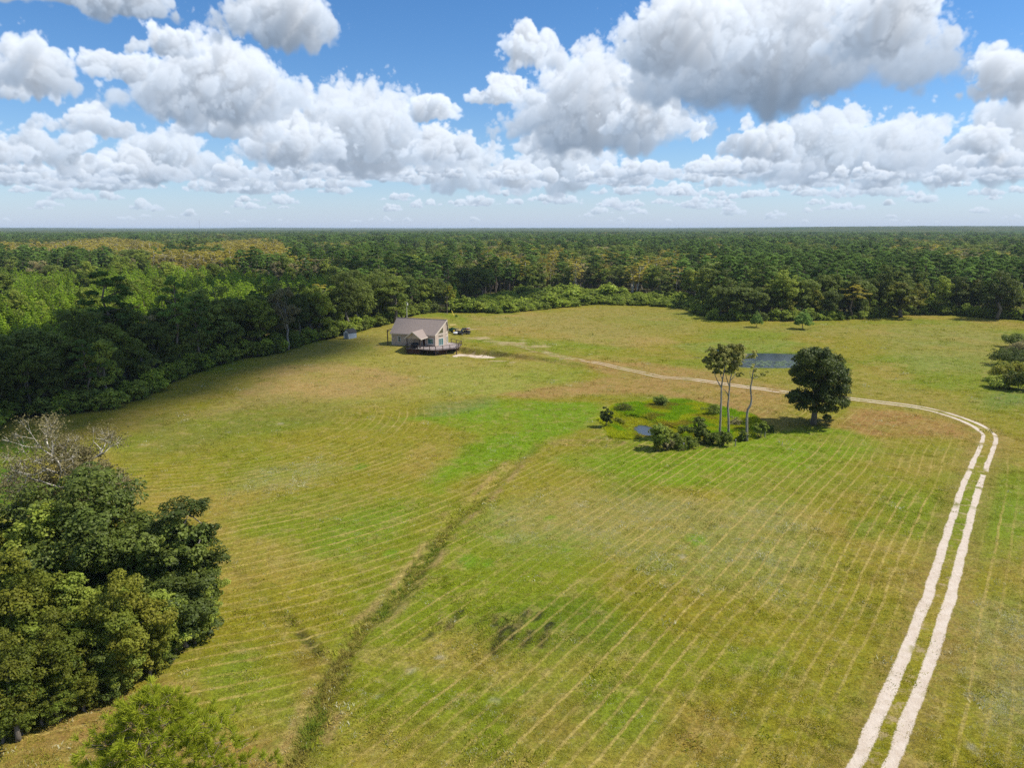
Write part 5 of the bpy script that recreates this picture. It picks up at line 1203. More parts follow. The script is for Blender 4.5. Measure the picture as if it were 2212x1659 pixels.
# deck boards run along the front; each one clipped to the outline
def clip_span(yv):
    xs_ = []
    for i in range(len(DP)):
        (ax_, ay_), (bx_, by_) = DP[i], DP[(i+1) % len(DP)]
        if (ay_ > yv) != (by_ > yv): xs_.append(ax_+(yv-ay_)/(by_-ay_)*(bx_-ax_))
    xs_.sort(); return list(zip(xs_[::2], xs_[1::2]))
for k in range(52):
    yv = -5.2+k*.27
    for a, c in clip_span(yv):
        if c-a < .3: continue
        mb = MB(); mb.box(a, c, yv-.125, yv+.125, F-.105, F-.03); mb.build("deck_board", M['deck'], deck)
def rail(P, n_between):
    for i in range(len(P)-1):
        a, c = Vector((*P[i], F)), Vector((*P[i+1], F)); mb = MB(); mb.beam(a+Vector((0, 0, 1.02)), c+Vector((0, 0, 1.02)), .16, .07); mb.build("hand_rail", M['wood'], deck)
        mb = MB(); mb.beam(a+Vector((0, 0, .16)), c+Vector((0, 0, .16)), .06, .09); mb.build("lower_rail", M['wood'], deck)
        for q in range(1, 5): mb = MB(); mb.beam(a+Vector((0, 0, .16+.17*q)), c+Vector((0, 0, .16+.17*q)), .015, .015); mb.build("cable", M['wood'], deck)
        for k in range(n_between[i]+1):
            p = a.lerp(c, k/(n_between[i]+.0001) if n_between[i] else 0); mb = MB(); mb.box(p.x-.07, p.x+.07, p.y-.07, p.y+.07, F-.3, F+1.0); mb.build("rail_post", M['wood'], deck)
EDGE = [DP[0], DP[1], DP[2], DP[3], DP[4]]
rail(EDGE, [5, 3, 3, 2])
mb = MB(); mb.beam((*DP[0], F+1.02), (DP[0][0], -1.5, F+1.02), .16, .07); mb.build("hand_rail", M['wood'], deck)
for (a, c) in [(7.2, -4.8), (11.2, -4.9), (13.6, -5.05), (16.1, -5.2), (20.15, -.12), (19.7, 2.6), (19.0, 5.9), (14.7, 8.6), (18.1, -2.6)]:
    gx_, gy_ = hw(a, c); mb = MB(); mb.box(a-.11, a+.11, c-.11, c+.11, gh1(gx_, gy_)-.3, F-.28); mb.build("support_post", M['wood'], deck)
for k in range(16):      # skirting planks below the porch part
    a = 7.3+k*.245; mb = MB(); mb.box(a, a+.225, -4.62, -4.58, -.3, F-.3); mb.build("skirting_plank", M['skirt'], deck)
for k in range(7): a = 16.2+k*.26; mb = MB(); mb.box(a, a+.24, -4.0+k*.3, -3.96+k*.3, -.9, F-.3); mb.build("skirting_plank", M['skirt'], deck)
for k in range(14): a = 16.4+k*.22; mb = MB(); mb.box(a, a+.19, 2.3, 2.34, -1.2, F-.3); mb.build("back_plank", M['wood'], deck)
mb = MB(); mb.ellipsoid((9.2, -3.3, F+.72), (1.5, .95, .75), 18, 10, .03, 3); mb.box(7.9, 10.5, -4.05, -2.55, F-.02, F+.55)
cv = mb.mesh("patio_cover", [M['dark']], True); t = obj("patio_cover", cv); t.location = (HX, HY, 0); t.rotation_euler = (0, 0, -HYAW); tag(t, "dark cloth cover over bulky furniture under the porch roof", "patio cover")
for i, (uu, ww, mt, lab) in enumerate(((15.0, -2.2, 'tarp', "pale sheet hanging under the deck nearer the driveway"), (14.2, -2.4, 'blue', "dark blue sheet hanging under the deck nearer the lawn"))):
    mb = MB(); P = [(uu+k*.16, ww+.06*math.sin(k*2.1), 0) for k in range(6)]
    for k in range(5): mb.prism([(P[k][0], P[k][1], -.7), (P[k+1][0], P[k+1][1], -.7), (P[k+1][0], P[k+1][1], F-.35), (P[k][0], P[k][1], F-.35)], (0, 0, 0), (0, .02, 0))
    o = obj("hanging_sheet", mb.mesh("hanging_sheet", [M[mt]])); o.location = (HX, HY, 0); o.rotation_euler = (0, 0, -HYAW); tag(o, lab, "sheet")
t = thing("bucket", "small white bucket on the deck beside the porch post", "bucket", (*hw(10.9, -5.0), F-.03)); mb = MB(); mb.cyl((0, 0, 0), (0, 0, .36), .14, 12, .17); mb.build("pail", M['white'], t); mb = MB(); mb.tube([(-.16, 0, .34), (-.1, 0, .46), (.1, 0, .46), (.16, 0, .34)], .012, 5); mb.build("handle", M['trim'], t)
# driveway slab
pv = np.array(PAD); cxp, cyp = pv.mean(0)
n_ = len(PAD); sm = smooth_line(list(map(tuple, pv))+[tuple(pv[0])], .6)
dverts = [(a, c, gh1(a, c)+.05) for a, c in sm]; dverts = [(cxp+(a-cxp)*1.0, cyp+(c-cyp)*1.0, zz) for a, c, zz in dverts]
rings = [dverts]+[[(cxp+(a-cxp)*s, cyp+(c-cyp)*s, gh1(cxp+(a-cxp)*s, cyp+(c-cyp)*s)+.05) for a, c, _ in dverts] for s in (.85, .6, .3)]
V_ = [p for rg in rings for p in rg]; k_ = len(dverts); F_ = [(r*k_+i, r*k_+(i+1) % k_, (r+1)*k_+(i+1) % k_, (r+1)*k_+i) for r in range(3) for i in range(k_)]+[tuple(3*k_+i for i in range(k_))]
tag(obj("driveway", new_mesh("driveway", V_, F_, [M['conc']], True)), kind="structure")

# ---------------------------------------------------------------- vehicles and yard things
MV = dict(green=plain("green_paint", srgb(30, 110, 56), .35, .06, coat=.3), yellow=plain("yellow_paint", srgb(214, 190, 60), .4, .05), black=plain("black_plastic", (.018, .018, .02), .5, .1), rubber=plain("tyre_rubber", (.02, .02, .02), .9, .1), steel=plain("grey_steel", (.3, .3, .31), .4, .08, metal=.8),
    beige=plain("beige_canopy", srgb(196, 170, 108), .7, .06), white=plain("white_body", (.75, .75, .74), .35, .04, coat=.4), cream=plain("cream_body", srgb(226, 214, 160), .4, .04), seat=plain("dark_seat", (.04, .035, .035), .7, .1), blue=plain("blue_plastic", srgb(30, 150, 215), .4, .05), redc=plain("red_plastic", srgb(150, 50, 40), .5, .1))
def wheel(parent, x, y, r, w, rim):
    mb = MB(); mb.tube([(x, y-w/2, r), (x, y-w*.42, r), (x, y+w*.42, r), (x, y+w/2, r)], [r*.86, r, r, r*.86], 18); t = mb.build("wheel", MV['rubber'], parent, False)
    mb = MB(); mb.cyl((x, y-w/2-.012, r), (x, y+w/2+.012, r), r*.52, 14); mb.build("rim", rim, t)
def vehicle(name, label, cat, px, py, rz):
    x, y, z = GG(px, py); return thing(name, label, cat, (x, y, z+.01), rz)
tr = vehicle("tractor", "green tractor with a beige canopy parked behind the house", "tractor", 975.0, 719, math.radians(205))
mb = MB(); mb.prism([(.3, -.38, .75), (2.0, -.36, .75), (2.1, -.34, 1.25), (1.9, -.34, 1.42), (.3, -.38, 1.5)], (0, 0, 0), (0, .74, 0)); mb.build("bonnet", MV['green'], tr)
mb = MB(); mb.box(-1.1, 1.9, -.28, .28, .45, .75); mb.build("chassis", MV['black'], tr)
for s in (-1, 1):
    wheel(tr, -.6, s*.78, .72, .38, MV['yellow']); wheel(tr, 1.5, s*.66, .44, .26, MV['yellow'])
    mb = MB(); mb.tube([(-.6+.86*math.cos(a), s*.78, .72+.86*math.sin(a)) for a in np.linspace(.2, 2.7, 8)], .1, 6); mb.build("fender", MV['green'], tr)
    mb = MB(); mb.beam((-.95, s*.55, .9), (-.95, s*.55, 2.5), .08); mb.build("canopy_post", MV['yellow'], tr)
mb = MB(); mb.prism([(-1.5, -.75, 2.5), (.5, -.75, 2.5), (.6, -.6, 2.62), (-1.6, -.6, 2.62)], (0, 0, 0), (0, 1.5, 0)); mb.build("canopy", MV['beige'], tr)
mb = MB(); mb.box(-.85, -.35, -.28, .28, .95, 1.1); mb.box(-.95, -.83, -.28, .28, 1.0, 1.5); mb.build("seat", MV['yellow'], tr)
mb = MB(); mb.tube([(.2, 0, 1.2), (-.1, 0, 1.6)], .03, 6); mb.tube([(-.1+.17*math.sin(a)*.4, .2*math.cos(a), 1.6+.2*math.sin(a)) for a in np.linspace(0, 6.28, 12)], .02, 5); mb.build("steering_wheel", MV['black'], tr)
mb = MB(); mb.cyl((1.2, .2, 1.4), (1.2, .2, 2.1), .05, 8); mb.build("exhaust", MV['black'], tr)
for s in (-1, 1): mb = MB(); mb.beam((1.0, s*.5, 1.0), (2.7, s*.5, .35), .1, .14); mb.build("loader_arm", MV['green'], tr)
mb = MB(); mb.prism([(2.6, -.75, .08), (3.1, -.75, .05), (2.75, -.75, .62), (2.6, -.75, .6)], (0, 0, 0), (0, 1.5, 0)); mb.build("bucket", MV['green'], tr)
gc = vehicle("golf_cart", "small cart with a white bonnet between the tractor and black buggy", "golf cart", 986.0, 722.5, math.radians(250))
mb = MB(); mb.prism([(.35, -.55, .35), (1.15, -.55, .35), (1.22, -.55, .62), (.75, -.55, .92), (.35, -.55, .98)], (0, 0, 0), (0, 1.1, 0)); mb.build("bonnet", MV['white'], gc)
mb = MB(); mb.box(-1.1, 1.1, -.56, .56, .28, .40); mb.box(-1.15, -.35, -.58, .58, .40, .72); mb.build("tub", MV['black'], gc)
mb = MB(); mb.box(-.75, -.2, -.5, .5, .72, .84); mb.box(-.86, -.74, -.5, .5, .8, 1.2); mb.build("seat", MV['seat'], gc)
for s in (-1, 1):
    for xx in (-.75, .78): wheel(gc, xx, s*.52, .26, .2, MV['steel'])
    mb = MB(); mb.tube([(.75, s*.5, .9), (.45, s*.5, 1.75)], .025, 6); mb.build("front_strut", MV['black'], gc); mb = MB(); mb.tube([(-.85, s*.5, .8), (-.75, s*.5, 1.75)], .025, 6); mb.build("rear_strut", MV['black'], gc)
    mb = MB(); mb.ellipsoid((1.17, s*.38, .6), (.04, .08, .06), 8, 6); mb.build("headlight", MV['cream'], gc)
mb = MB(); mb.box(-.95, .55, -.58, .58, 1.75, 1.82); mb.build("canopy", MV['seat'], gc)
mb = MB(); mb.tube([(.42, -.25, .95), (.2, -.25, 1.15)], .025, 6); mb.tube([(.2+.06*math.sin(a), -.25+.17*math.cos(a), 1.15+.16*math.sin(a)) for a in np.linspace(0, 6.28, 12)], .018, 5); mb.build("steering_wheel", MV['black'], gc)
cr_ = vehicle("lawn_mower", "cream yellow ride-on mower beside the small cart", "mower", 991.0, 721.5, math.radians(240))
mb = MB(); mb.prism([(.1, -.3, .35), (.85, -.3, .35), (.9, -.3, .6), (.7, -.3, .72), (.1, -.3, .75)], (0, 0, 0), (0, .6, 0)); mb.build("bonnet", MV['cream'], cr_)
mb = MB(); mb.box(-.55, .1, -.34, .34, .3, .5); mb.build("chassis", MV['black'], cr_); mb = MB(); mb.box(-.15, .45, -.55, .55, .14, .28); mb.build("mower_deck", MV['cream'], cr_)
mb = MB(); mb.box(-.5, -.1, -.22, .22, .55, .64); mb.box(-.58, -.48, -.22, .22, .6, .95); mb.build("seat", MV['seat'], cr_)
for s in (-1, 1): wheel(cr_, -.35, s*.4, .28, .22, MV['cream']); wheel(cr_, .65, s*.36, .2, .14, MV['cream'])
mb = MB(); mb.tube([(.2, 0, .7), (.0, 0, .92)], .02, 6); mb.tube([(.0+.04*math.sin(a), .16*math.cos(a), .92+.15*math.sin(a)) for a in np.linspace(0, 6.28, 12)], .016, 5); mb.build("steering_wheel", MV['black'], cr_)
uv = vehicle("utility_buggy", "black four seat utility buggy with a roll cage, parked last in line", "buggy", 1003.0, 722.5, math.radians(215))
mb = MB(); mb.prism([(.9, -.65, .5), (1.75, -.62, .5), (1.8, -.6, .85), (1.2, -.62, 1.08), (.8, -.65, 1.1)], (0, 0, 0), (0, 1.28, 0)); mb.build("bonnet", MV['black'], uv)
mb = MB(); mb.box(-1.9, 1.3, -.66, .66, .4, .62); mb.build("floor_pan", MV['black'], uv)
mb = MB(); mb.prism([(-1.95, -.7, .7), (-.95, -.7, .7), (-.95, -.7, 1.05), (-1.95, -.7, 1.05)], (0, 0, 0), (0, 1.4, 0)); mb.build("cargo_bed", MV['black'], uv)
for xx in (.15, -.6): mb = MB(); mb.box(xx-.25, xx+.2, -.6, .6, .62, .82); mb.box(xx-.38, xx-.25, -.6, .6, .75, 1.3); mb.build("seat", MV['seat'], uv)
for s in (-1, 1):
    for xx in (-1.35, 1.25): wheel(uv, xx, s*.68, .34, .28, MV['steel'])
    mb = MB(); mb.tube([(1.0, s*.66, 1.0), (.55, s*.6, 1.85), (-.95, s*.6, 1.9), (-1.15, s*.66, 1.0)], .04, 6); mb.build("roll_bar", MV['black'], uv)
    mb = MB(); mb.tube([(-.25, s*.6, 1.88), (-.25, s*.64, .62)], .035, 6); mb.build("middle_bar", MV['black'], uv)
    mb = MB(); mb.box(1.72, 1.82, s*.42-.12, s*.42+.12, .72, .84); mb.build("headlight", MV['white'], uv)
mb = MB(); mb.box(-.98, .58, -.62, .62, 1.9, 1.96); mb.build("roof", MV['black'], uv)
mb = MB(); mb.prism([(.98, -.58, 1.08), (.6, -.55, 1.82), (.62, -.55, 1.82), (1.0, -.58, 1.08)], (0, 0, 0), (0, 1.14, 0)); mb.build("windscreen", M['pane'], uv)
# scrap timber behind the buggies
for i, (px, py, Lb, rz, mt, lab) in enumerate(((1007, 711.3, 2.6, .2, M['tarp'], "pale board on top of the scrap heap behind the buggy"), (1004.5, 712.0, 2.0, -.5, MV['redc'], "reddish board in the scrap heap behind the buggy"), (1010, 712, 1.8, .6, M['conc'], "whitish board at the open end of the scrap heap"), (1003, 712.3, 1.6, .1, M['dark'], "dark crate at the house end of the scrap heap"))):
    x, y, z = GG(px, py); t = thing("scrap_board" if i < 3 else "scrap_crate", lab, "board" if i < 3 else "crate", (x, y, z), rz, "scrap heap behind the buggy")
    if i < 3:
        for k in range(3): mb = MB(); mb.box(-Lb/2, Lb/2, k*.3-.45, k*.3-.2, .1+.16*i+.05*k, .16+.16*i+.05*k); mb.build("plank", mt, t)
        for s in (-.35, .35): mb = MB(); mb.box(Lb*s-.06, Lb*s+.06, -.5, .5, 0, .1+.16*i); mb.build("batten", mt, t)
    else:
        for k in range(4): mb = MB(); mb.box(-.7, .7, -.45, -.40, .05+k*.16, .17+k*.16); mb.build("slat", mt, t)
        mb = MB(); mb.box(-.68, .68, -.38, .4, 0, .55); mb.build("box", mt, t)
# shed
sx, sy, sz = GG(748.5, 732); shed = thing("shed", "small grey blue gabled shed with white door trim at the forest edge", "shed", (sx, sy, sz-.1), math.radians(-38))
ms = plain("blue_grey_cladding", srgb(150, 164, 178, .8), .7, .06, 1.0); msr = plain("dark_shed_roof", (.03, .032, .034), .9, .1)
mb = MB(); mb.prism([(-1.2, 0, 0), (1.2, 0, 0), (1.2, 0, 2.1), (0, 0, 3.0), (-1.2, 0, 2.1)], (0, 0, 0), (0, 3.0, 0)); mb.build("wall", ms, shed)
for s in (-1, 1): mb = MB(); mb.prism([(s*1.4, -.15, 2.02), (0, -.15, 3.07), (0, 3.15, 3.07), (s*1.4, 3.15, 2.02)], (0, 0, 0), (0, 0, .08)); mb.build("roof_slope", msr, shed)
mb = MB(); mb.box(-.75, .75, -.05, -.01, .05, 1.9); d_ = mb.build("door", ms, shed)
mb = MB(); mb.box(.55, .62, -.09, -.05, .9, 1.1); mb.build("handle", MV['black'], d_)
for a, c, z0, z1 in ((-.92, -.78, 0, 2.0), (.78, .92, 0, 2.0), (-.92, .92, 1.95, 2.1), (-1.22, -1.06, 0, 2.1), (1.06, 1.22, 0, 2.1)): mb = MB(); mb.box(a, c, -.08, -.012, z0, z1); mb.build("trim_board", M['white'], shed)
mb = MB(); mb.prism([(-.8, -.06, 2.16), (.8, -.06, 2.16), (0, -.06, 2.8)], (0, 0, 0), (0, .05, 0)); mb.build("gable_panel", M['white'], shed)
# utility poles
up = thing("utility_pole", "pale utility pole with a grey transformer rising behind the house", "pole", GG(879, 688)); z9 = tall(879, 688, 648)
mp = plain("pale_pole_wood", (.42, .41, .38), .8, .1)
mb = MB(); mb.tube([(0, 0, -.5), (0, 0, z9)], [.17, .12], 10); mb.build("shaft", mp, up)
mb = MB(); mb.cyl((.32, -.1, z9-1.9), (.32, -.1, z9-.9), .26, 14); t_ = mb.build("transformer", M['white'], up); mb = MB(); mb.cyl((.32, -.1, z9-.9), (.32, -.1, z9-.6), .05, 8); mb.build("bushing", MV['steel'], t_)
mb = MB(); mb.box(.08, .2, -.12, .0, z9-1.7, z9-1.1); mb.build("bracket", MV['steel'], up)
up2 = thing("utility_pole", "thin dark utility pole at the forest edge right of the house", "pole", GG(966, 679)); z8 = tall(966, 679, 640)
mb = MB(); mb.tube([(0, 0, -.5), (0, 0, z8)], [.15, .10], 10); mb.build("shaft", BK['pine'], up2)
mb = MB(); mb.beam((-.6, 0, z8-.35), (.6, 0, z8-.35), .09, .11); t_ = mb.build("crossarm", BK['pine'], up2)
for s in (-.5, 0, .5): mb = MB(); mb.cyl((s, 0, z8-.3), (s, 0, z8-.14), .04, 8); mb.build("insulator", M['white'], t_)
gx_, gy_, gz_ = GG(981, 683); tgt = Vector((up2.location.x, up2.location.y, z8-1)); t = thing("guy_marker", "leaning yellow sleeve of the guy wire beside the dark pole", "guy marker", (gx_, gy_, gz_))
dv = (tgt-Vector((gx_, gy_, gz_))); mb = MB(); mb.tube([(0, 0, 0), tuple(dv.normalized()*3.2)], .10, 8); mb.build("sleeve", MV['yellow'], t); mb = MB(); mb.tube([tuple(dv.normalized()*3.2), tuple(dv)], .012, 5); mb.build("wire", MV['steel'], t)
# nest box and stakes at the marsh, canoe at the far pond
x, y, z = GG(1563, 962); t = thing("nest_box", "white nest box on a post before the slim marsh trees", "nest box", (x, y, z)); mb = MB(); mb.box(-.06, .06, -.05, .05, -.2, 1.5); mb.build("post", BK['oak'], t)
mb = MB(); mb.box(-.17, .17, -.14, .14, .75, 1.6); w_ = mb.build("box", M['white'], t); mb = MB(); mb.prism([(-.22, -.24, 1.6), (.22, -.24, 1.6), (.0, -.24, 1.82)], (0, 0, 0), (0, .46, 0)); mb.build("lid", M['white'], t)
mb = MB(); mb.cyl((0, -.16, 1.3), (0, -.139, 1.3), .05, 10); mb.build("entrance", MV['black'], w_)
for px, py, lab in ((1476, 972, "weathered grey stake among the low shrubs"), (1588, 964, "short pale capped stake right of the nest box"), (1652, 944, "grey stake beside the light green bush")):
    t = thing("stake", lab, "stake", GG(px, py)); mb = MB(); mb.tube([(0, 0, -.2), (0.02, 0, 1.05)], [.09, .07], 7); mb.build("shaft", BK['grey'], t); mb = MB(); mb.cyl((.02, 0, 1.05), (.02, 0, 1.12), .09, 8, .05); mb.build("cap", M['tarp'], t)
x, y, z = GG(1551, 759); kay = thing("kayak", "small blue kayak lying on the grass left of the far pond", "kayak", (x, y, z), .2); mb = MB(); Lk_ = 1.6
ring = lambda s, k: [(s, .36*k*math.cos(a), .22+.22*k*math.sin(a)) for a in np.linspace(0, 2*PI, 11)[:-1]]
ss = [(-1.6, .05), (-1.2, .55), (-.5, .95), (.5, .95), (1.2, .55), (1.6, .05)]; V_ = [p for s, k in ss for p in ring(s, k)]
mb._add(V_, [(i*10+j, i*10+(j+1) % 10, (i+1)*10+(j+1) % 10, (i+1)*10+j) for i in range(5) for j in range(10)]+[tuple(range(10))[::-1], tuple(range(50, 60))]); mb.build("hull", MV['blue'], kay, True)
mb = MB(); mb.tube([(.42*math.cos(a)*1.2, .24*math.sin(a), .45) for a in np.linspace(0, 6.28, 16)], .03, 5); mb.build("cockpit_rim", MV['black'], kay)
# water
def sheet(name, P, z, m):
    P = [tuple(p) for p in P]; c = np.mean(P, 0); V = [(c[0], c[1], z)]+[(a, b_, z) for a, b_ in P]; n = len(P)
    return tag(obj(name, new_mesh(name, V, [(0, i+1, (i+1) % n+1) for i in range(n)], [m])), kind="structure")
mw, nt = mat_nodes("pond_water"); b = NB(nt); p = b.n('ShaderNodeBsdfPrincipled'); p.inputs['Base Color'].default_value = (.014, .026, .040, 1); p.inputs['Roughness'].default_value = .14; p.inputs['IOR'].default_value = 1.33; p.inputs['Specular IOR Level'].default_value = 1.0
tc = b.n('ShaderNodeTexCoord'); bp = b.n('ShaderNodeBump'); bp.inputs['Strength'].default_value = .35; bp.inputs['Distance'].default_value = .05; b.set(bp.inputs['Height'], b.noise(tc.outputs['Object'], 3, 3)); nt.links.new(bp.outputs[0], p.inputs['Normal']); b.out(p.outputs[0])
def grown(P, d):
    P = np.asarray(P)[:-1]; t = np.roll(P, -1, 0)-np.roll(P, 1, 0); t /= np.linalg.norm(t, axis=1)[:, None]+1e-9; n = np.stack([t[:, 1], -t[:, 0]], 1)
    if poly_sd(*(P[:1]+n[:1]*.2).T, P)[0] > 0: n = -n
    return P+n*d
LEVEL = []
for nm, P, dd in (("marsh_water", WATER1, 2.4), ("pond_water", POND2, 2.4)):
    R = grown(P, dd); lv = float(gh(R[:, 0], R[:, 1]).min())-.03; lv = max(lv-(.22 if nm == 'marsh_water' else 0), -.98); LEVEL.append(lv); sheet(nm, grown(P, dd-.3), lv, mw)
print("levels", LEVEL)
# far houses
for i, (hx, hy, Lh, Wh, eh, rh, yaw) in enumerate(FAR_HOUSES):
    x, y = G(hx, hy); t = thing("far_house", ("small white gabled house with a reddish roof far off in the wood", "long white house with a grey roof far off in the wood")[i], "house", (x, y, 0), yaw)
    mb = MB(); mb.prism([(-Lh/2, -Wh/2, -.3), (Lh/2, -Wh/2, -.3), (Lh/2, Wh/2, -.3), (-Lh/2, Wh/2, -.3)], (0, 0, 0), (0, 0, eh+.3))
    for s in (-1, 1): mb._add([(s*Lh/2, -Wh/2, eh), (s*Lh/2, Wh/2, eh), (s*Lh/2, 0, rh)], [(0, 1, 2)])
    mb.build("wall", M['white'], t)
    mr = plain(("reddish_far_roof", "grey_far_roof")[i], ((.42, .26, .22), (.26, .28, .31))[i], .8, .08)
    for s in (-1, 1): mb = MB(); mb.prism([(-Lh/2-.4, s*(Wh/2+.4), eh-.2), (Lh/2+.4, s*(Wh/2+.4), eh-.2), (Lh/2+.4, 0, rh), (-Lh/2-.4, 0, rh)], (0, 0, .03), (0, 0, .2)); mb.build("roof_slope", mr, t)
    for k in range(2+2*i): xx = -Lh/2+(k+.7)*Lh/(3+1.6*i); mb = MB(); mb.box(xx, xx+1.2, -Wh/2-.05, -Wh/2-.01, 1, 2.3); mb.build("window", M['pane'], t)
# radio mast on the horizon
x, y = G(432, 497.5); k_ = 4200/math.hypot(x, y); mast = thing("radio_mast", "thin radio mast standing on the horizon", "mast", (x*k_, y*k_, 0)); mm = plain("mast_steel", (.35, .36, .38), .5, .05)
for a in range(3): mb = MB(); mb.tube([(1.0*math.cos(a*2.09), 1.0*math.sin(a*2.09), 0), (1.0*math.cos(a*2.09), 1.0*math.sin(a*2.09), 74)], .16, 5); mb.build("leg", mm, mast)
for k in range(18): mb = MB(); mb.beam((1.0*math.cos(k*2.09), 1.0*math.sin(k*2.09), k*4), (1.0*math.cos((k+1)*2.09), 1.0*math.sin((k+1)*2.09), k*4+4), .12); mb.build("brace", mm, mast)

# ---------------------------------------------------------------- grass, marsh plants
def blade_tuft(seed, n, h, spread, w=.012, lean=.55):
    rng = np.random.default_rng(seed); V = []
    for i in range(n):
        a = rng.uniform(0, 6.28); r = spread*rng.random()**.5; p = np.array([math.cos(a)*r, math.sin(a)*r, -.02]); hh = h*rng.uniform(.5, 1.1)
        d = np.array([rng.normal()*lean, rng.normal()*lean, 1.0]); d /= np.linalg.norm(d); s = np.array([-d[1], d[0], 0])+rng.normal(size=3)*.3; s = s/np.linalg.norm(s)*w
        q = p+d*hh; V.append([p-s, p+s, q+s*.3, q-s*.3])
    return np.array(V)
def grass_mat(name, tint, var):
    m, nt = mat_nodes(name); b = NB(nt); oi = b.n('ShaderNodeObjectInfo'); c = b.attr('gcol', 'INSTANCER').outputs['Color']
    c = b.mix(b.math('MULTIPLY', oi.outputs['Random'], .22), c, tint)
    c = b.scale_col(c, b.math('ADD', b.math('MULTIPLY', oi.outputs['Random'], var), 1.75-var*.5))
    d = b.n('ShaderNodeBsdfDiffuse'); b.set(d.inputs['Color'], c); t = b.n('ShaderNodeBsdfTranslucent'); b.set(t.inputs['Color'], c)
    mx = b.n('ShaderNodeMixShader'); mx.inputs[0].default_value = .35; nt.links.new(d.outputs[0], mx.inputs[1]); nt.links.new(t.outputs[0], mx.inputs[2]); b.out(mx.outputs[0]); return m
MG = grass_mat("grass_blades", srgb(170, 160, 70, ALB), .3)
tufts = [quads_mesh("grass_tuft", blade_tuft(700+i, 16, .11, .26, .016, .9), [MG]) for i in range(4)]
rng = np.random.default_rng(31)
N0 = 720000; uu = rng.random(N0); yy = 20*(330/20)**uu; xx = rng.uniform(-1, 1, N0)*(yy*.76+12)
k = (poly_sd(xx, yy, FIELD) > .5); xx, yy = xx[k], yy[k]
dr_, _ = line_sd(xx, yy, ROAD); k = (np.abs(np.abs(dr_)-.90) > .30+.22*rng.random(len(xx))); xx, yy, dr_ = xx[k], yy[k], dr_[k]
d1, al1 = line_sd(xx, yy, DITCH)
dens = .35+.65*sstep(.42, .62, NZ2.fbm(xx, yy, 2.2, 3)); k = rng.random(len(xx)) < dens*.5; xx, yy, d1, al1 = xx[k], yy[k], d1[k], al1[k]
sc_ = rng.uniform(.6, 1.25, len(xx))*(.75+.6*NZ3.fbm(xx, yy, 4, 2))
sc_ = sc_*np.clip((yy/70)**.55, 1, 2.2)
big = rng.random(len(xx)) < .10*sstep(.45, .6, NZ1.fbm(xx+11, yy, 5, 3)); sc_ = np.where(big, sc_*rng.uniform(1.7, 2.8, len(xx)), sc_)
ditchy = np.exp(-(d1/.6)**2)*sstep(30, 60, al1); sc_ = sc_*(1+1.8*ditchy*rng.random(len(xx)))
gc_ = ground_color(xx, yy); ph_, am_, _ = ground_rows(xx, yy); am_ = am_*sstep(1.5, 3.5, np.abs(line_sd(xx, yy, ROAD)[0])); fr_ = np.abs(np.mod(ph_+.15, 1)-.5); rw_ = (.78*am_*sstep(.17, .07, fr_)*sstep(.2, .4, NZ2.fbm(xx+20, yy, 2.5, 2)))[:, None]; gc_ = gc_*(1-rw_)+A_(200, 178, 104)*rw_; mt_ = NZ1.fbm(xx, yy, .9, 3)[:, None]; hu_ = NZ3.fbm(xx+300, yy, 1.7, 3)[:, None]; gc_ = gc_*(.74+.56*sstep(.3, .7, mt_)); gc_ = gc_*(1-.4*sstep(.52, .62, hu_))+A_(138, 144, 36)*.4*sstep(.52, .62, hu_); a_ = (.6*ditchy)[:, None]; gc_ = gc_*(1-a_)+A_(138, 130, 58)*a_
hl_ = rng.random(len(xx)); pm_ = pale_mask(xx, yy)
f1 = (hl_ < .04+.60*pm_*sstep(.35, .6, NZ2.fbm(xx, yy, 1.5, 2)))[:, None]; gc_ = np.where(f1, A_(196, 194, 160)*(.8+.4*rng.random((len(xx), 1))), gc_)
f2 = ((hl_ > .90) | (big & (hl_ > .5)))[:, None]; gc_ = np.where(f2, gc_*.45+A_(124, 144, 20)*.55, gc_)
f3 = ((hl_ > .80) & (hl_ < .86))[:, None]; gc_ = np.where(f3, gc_*.55, gc_)
pts = np.column_stack([xx, yy, gh(xx, yy)]); rt = np.column_stack([np.zeros((len(xx), 2)), rng.uniform(0, 6.28, len(xx))])
tag(scatter_object("grass", pts, rng.integers(0, 4, len(xx)), np.stack([sc_*1.1, sc_*1.1, sc_*(.75+.5*rng.random(len(xx)))], 1), rt, tufts, dict(gcol=gc_)), "short mown grass covering the near field", "grass", kind="stuff")
# tall marsh grass and ditch weeds
tall_t = [quads_mesh("marsh_grass_tuft", blade_tuft(720+i, 26, .5, .36, .03, .6), [MG]) for i in range(3)]
mpx = np.array(MARSH); xx = rng.uniform(mpx[:, 0].min(), mpx[:, 0].max(), 26000); yy = rng.uniform(mpx[:, 1].min(), mpx[:, 1].max(), 26000)
k = (poly_sd(xx+(NZ1.fbm(xx, yy, 6, 3)-.5)*7, yy+(NZ2.fbm(xx, yy, 6, 3)-.5)*9, MARSH) > -.2) & (poly_sd(xx, yy, WATER1) < .35*rng.random(len(xx))); xx, yy = xx[k], yy[k]
pn = poly_sd(xx, yy, POND1); k = rng.random(len(xx)) < np.where(pn > 0, .45, .9); xx, yy, pn = xx[k], yy[k], pn[k]
f = NZ1.fbm(xx, yy, 4, 3)[:, None]; gc_ = A_(136, 176, 22)*(1-sstep(.45, .6, f))+A_(178, 186, 32)*sstep(.45, .6, f); br = NZ2.fbm(xx, yy, 3, 2)[:, None]; gc_ = gc_*(1-.6*sstep(.62, .72, br))+A_(150, 120, 60)*.6*sstep(.62, .72, br)
yl = sstep(-.3, 1.5, pn)[:, None]; gc_ = gc_*(1-yl*.6)+A_(180, 172, 30)*yl*.6
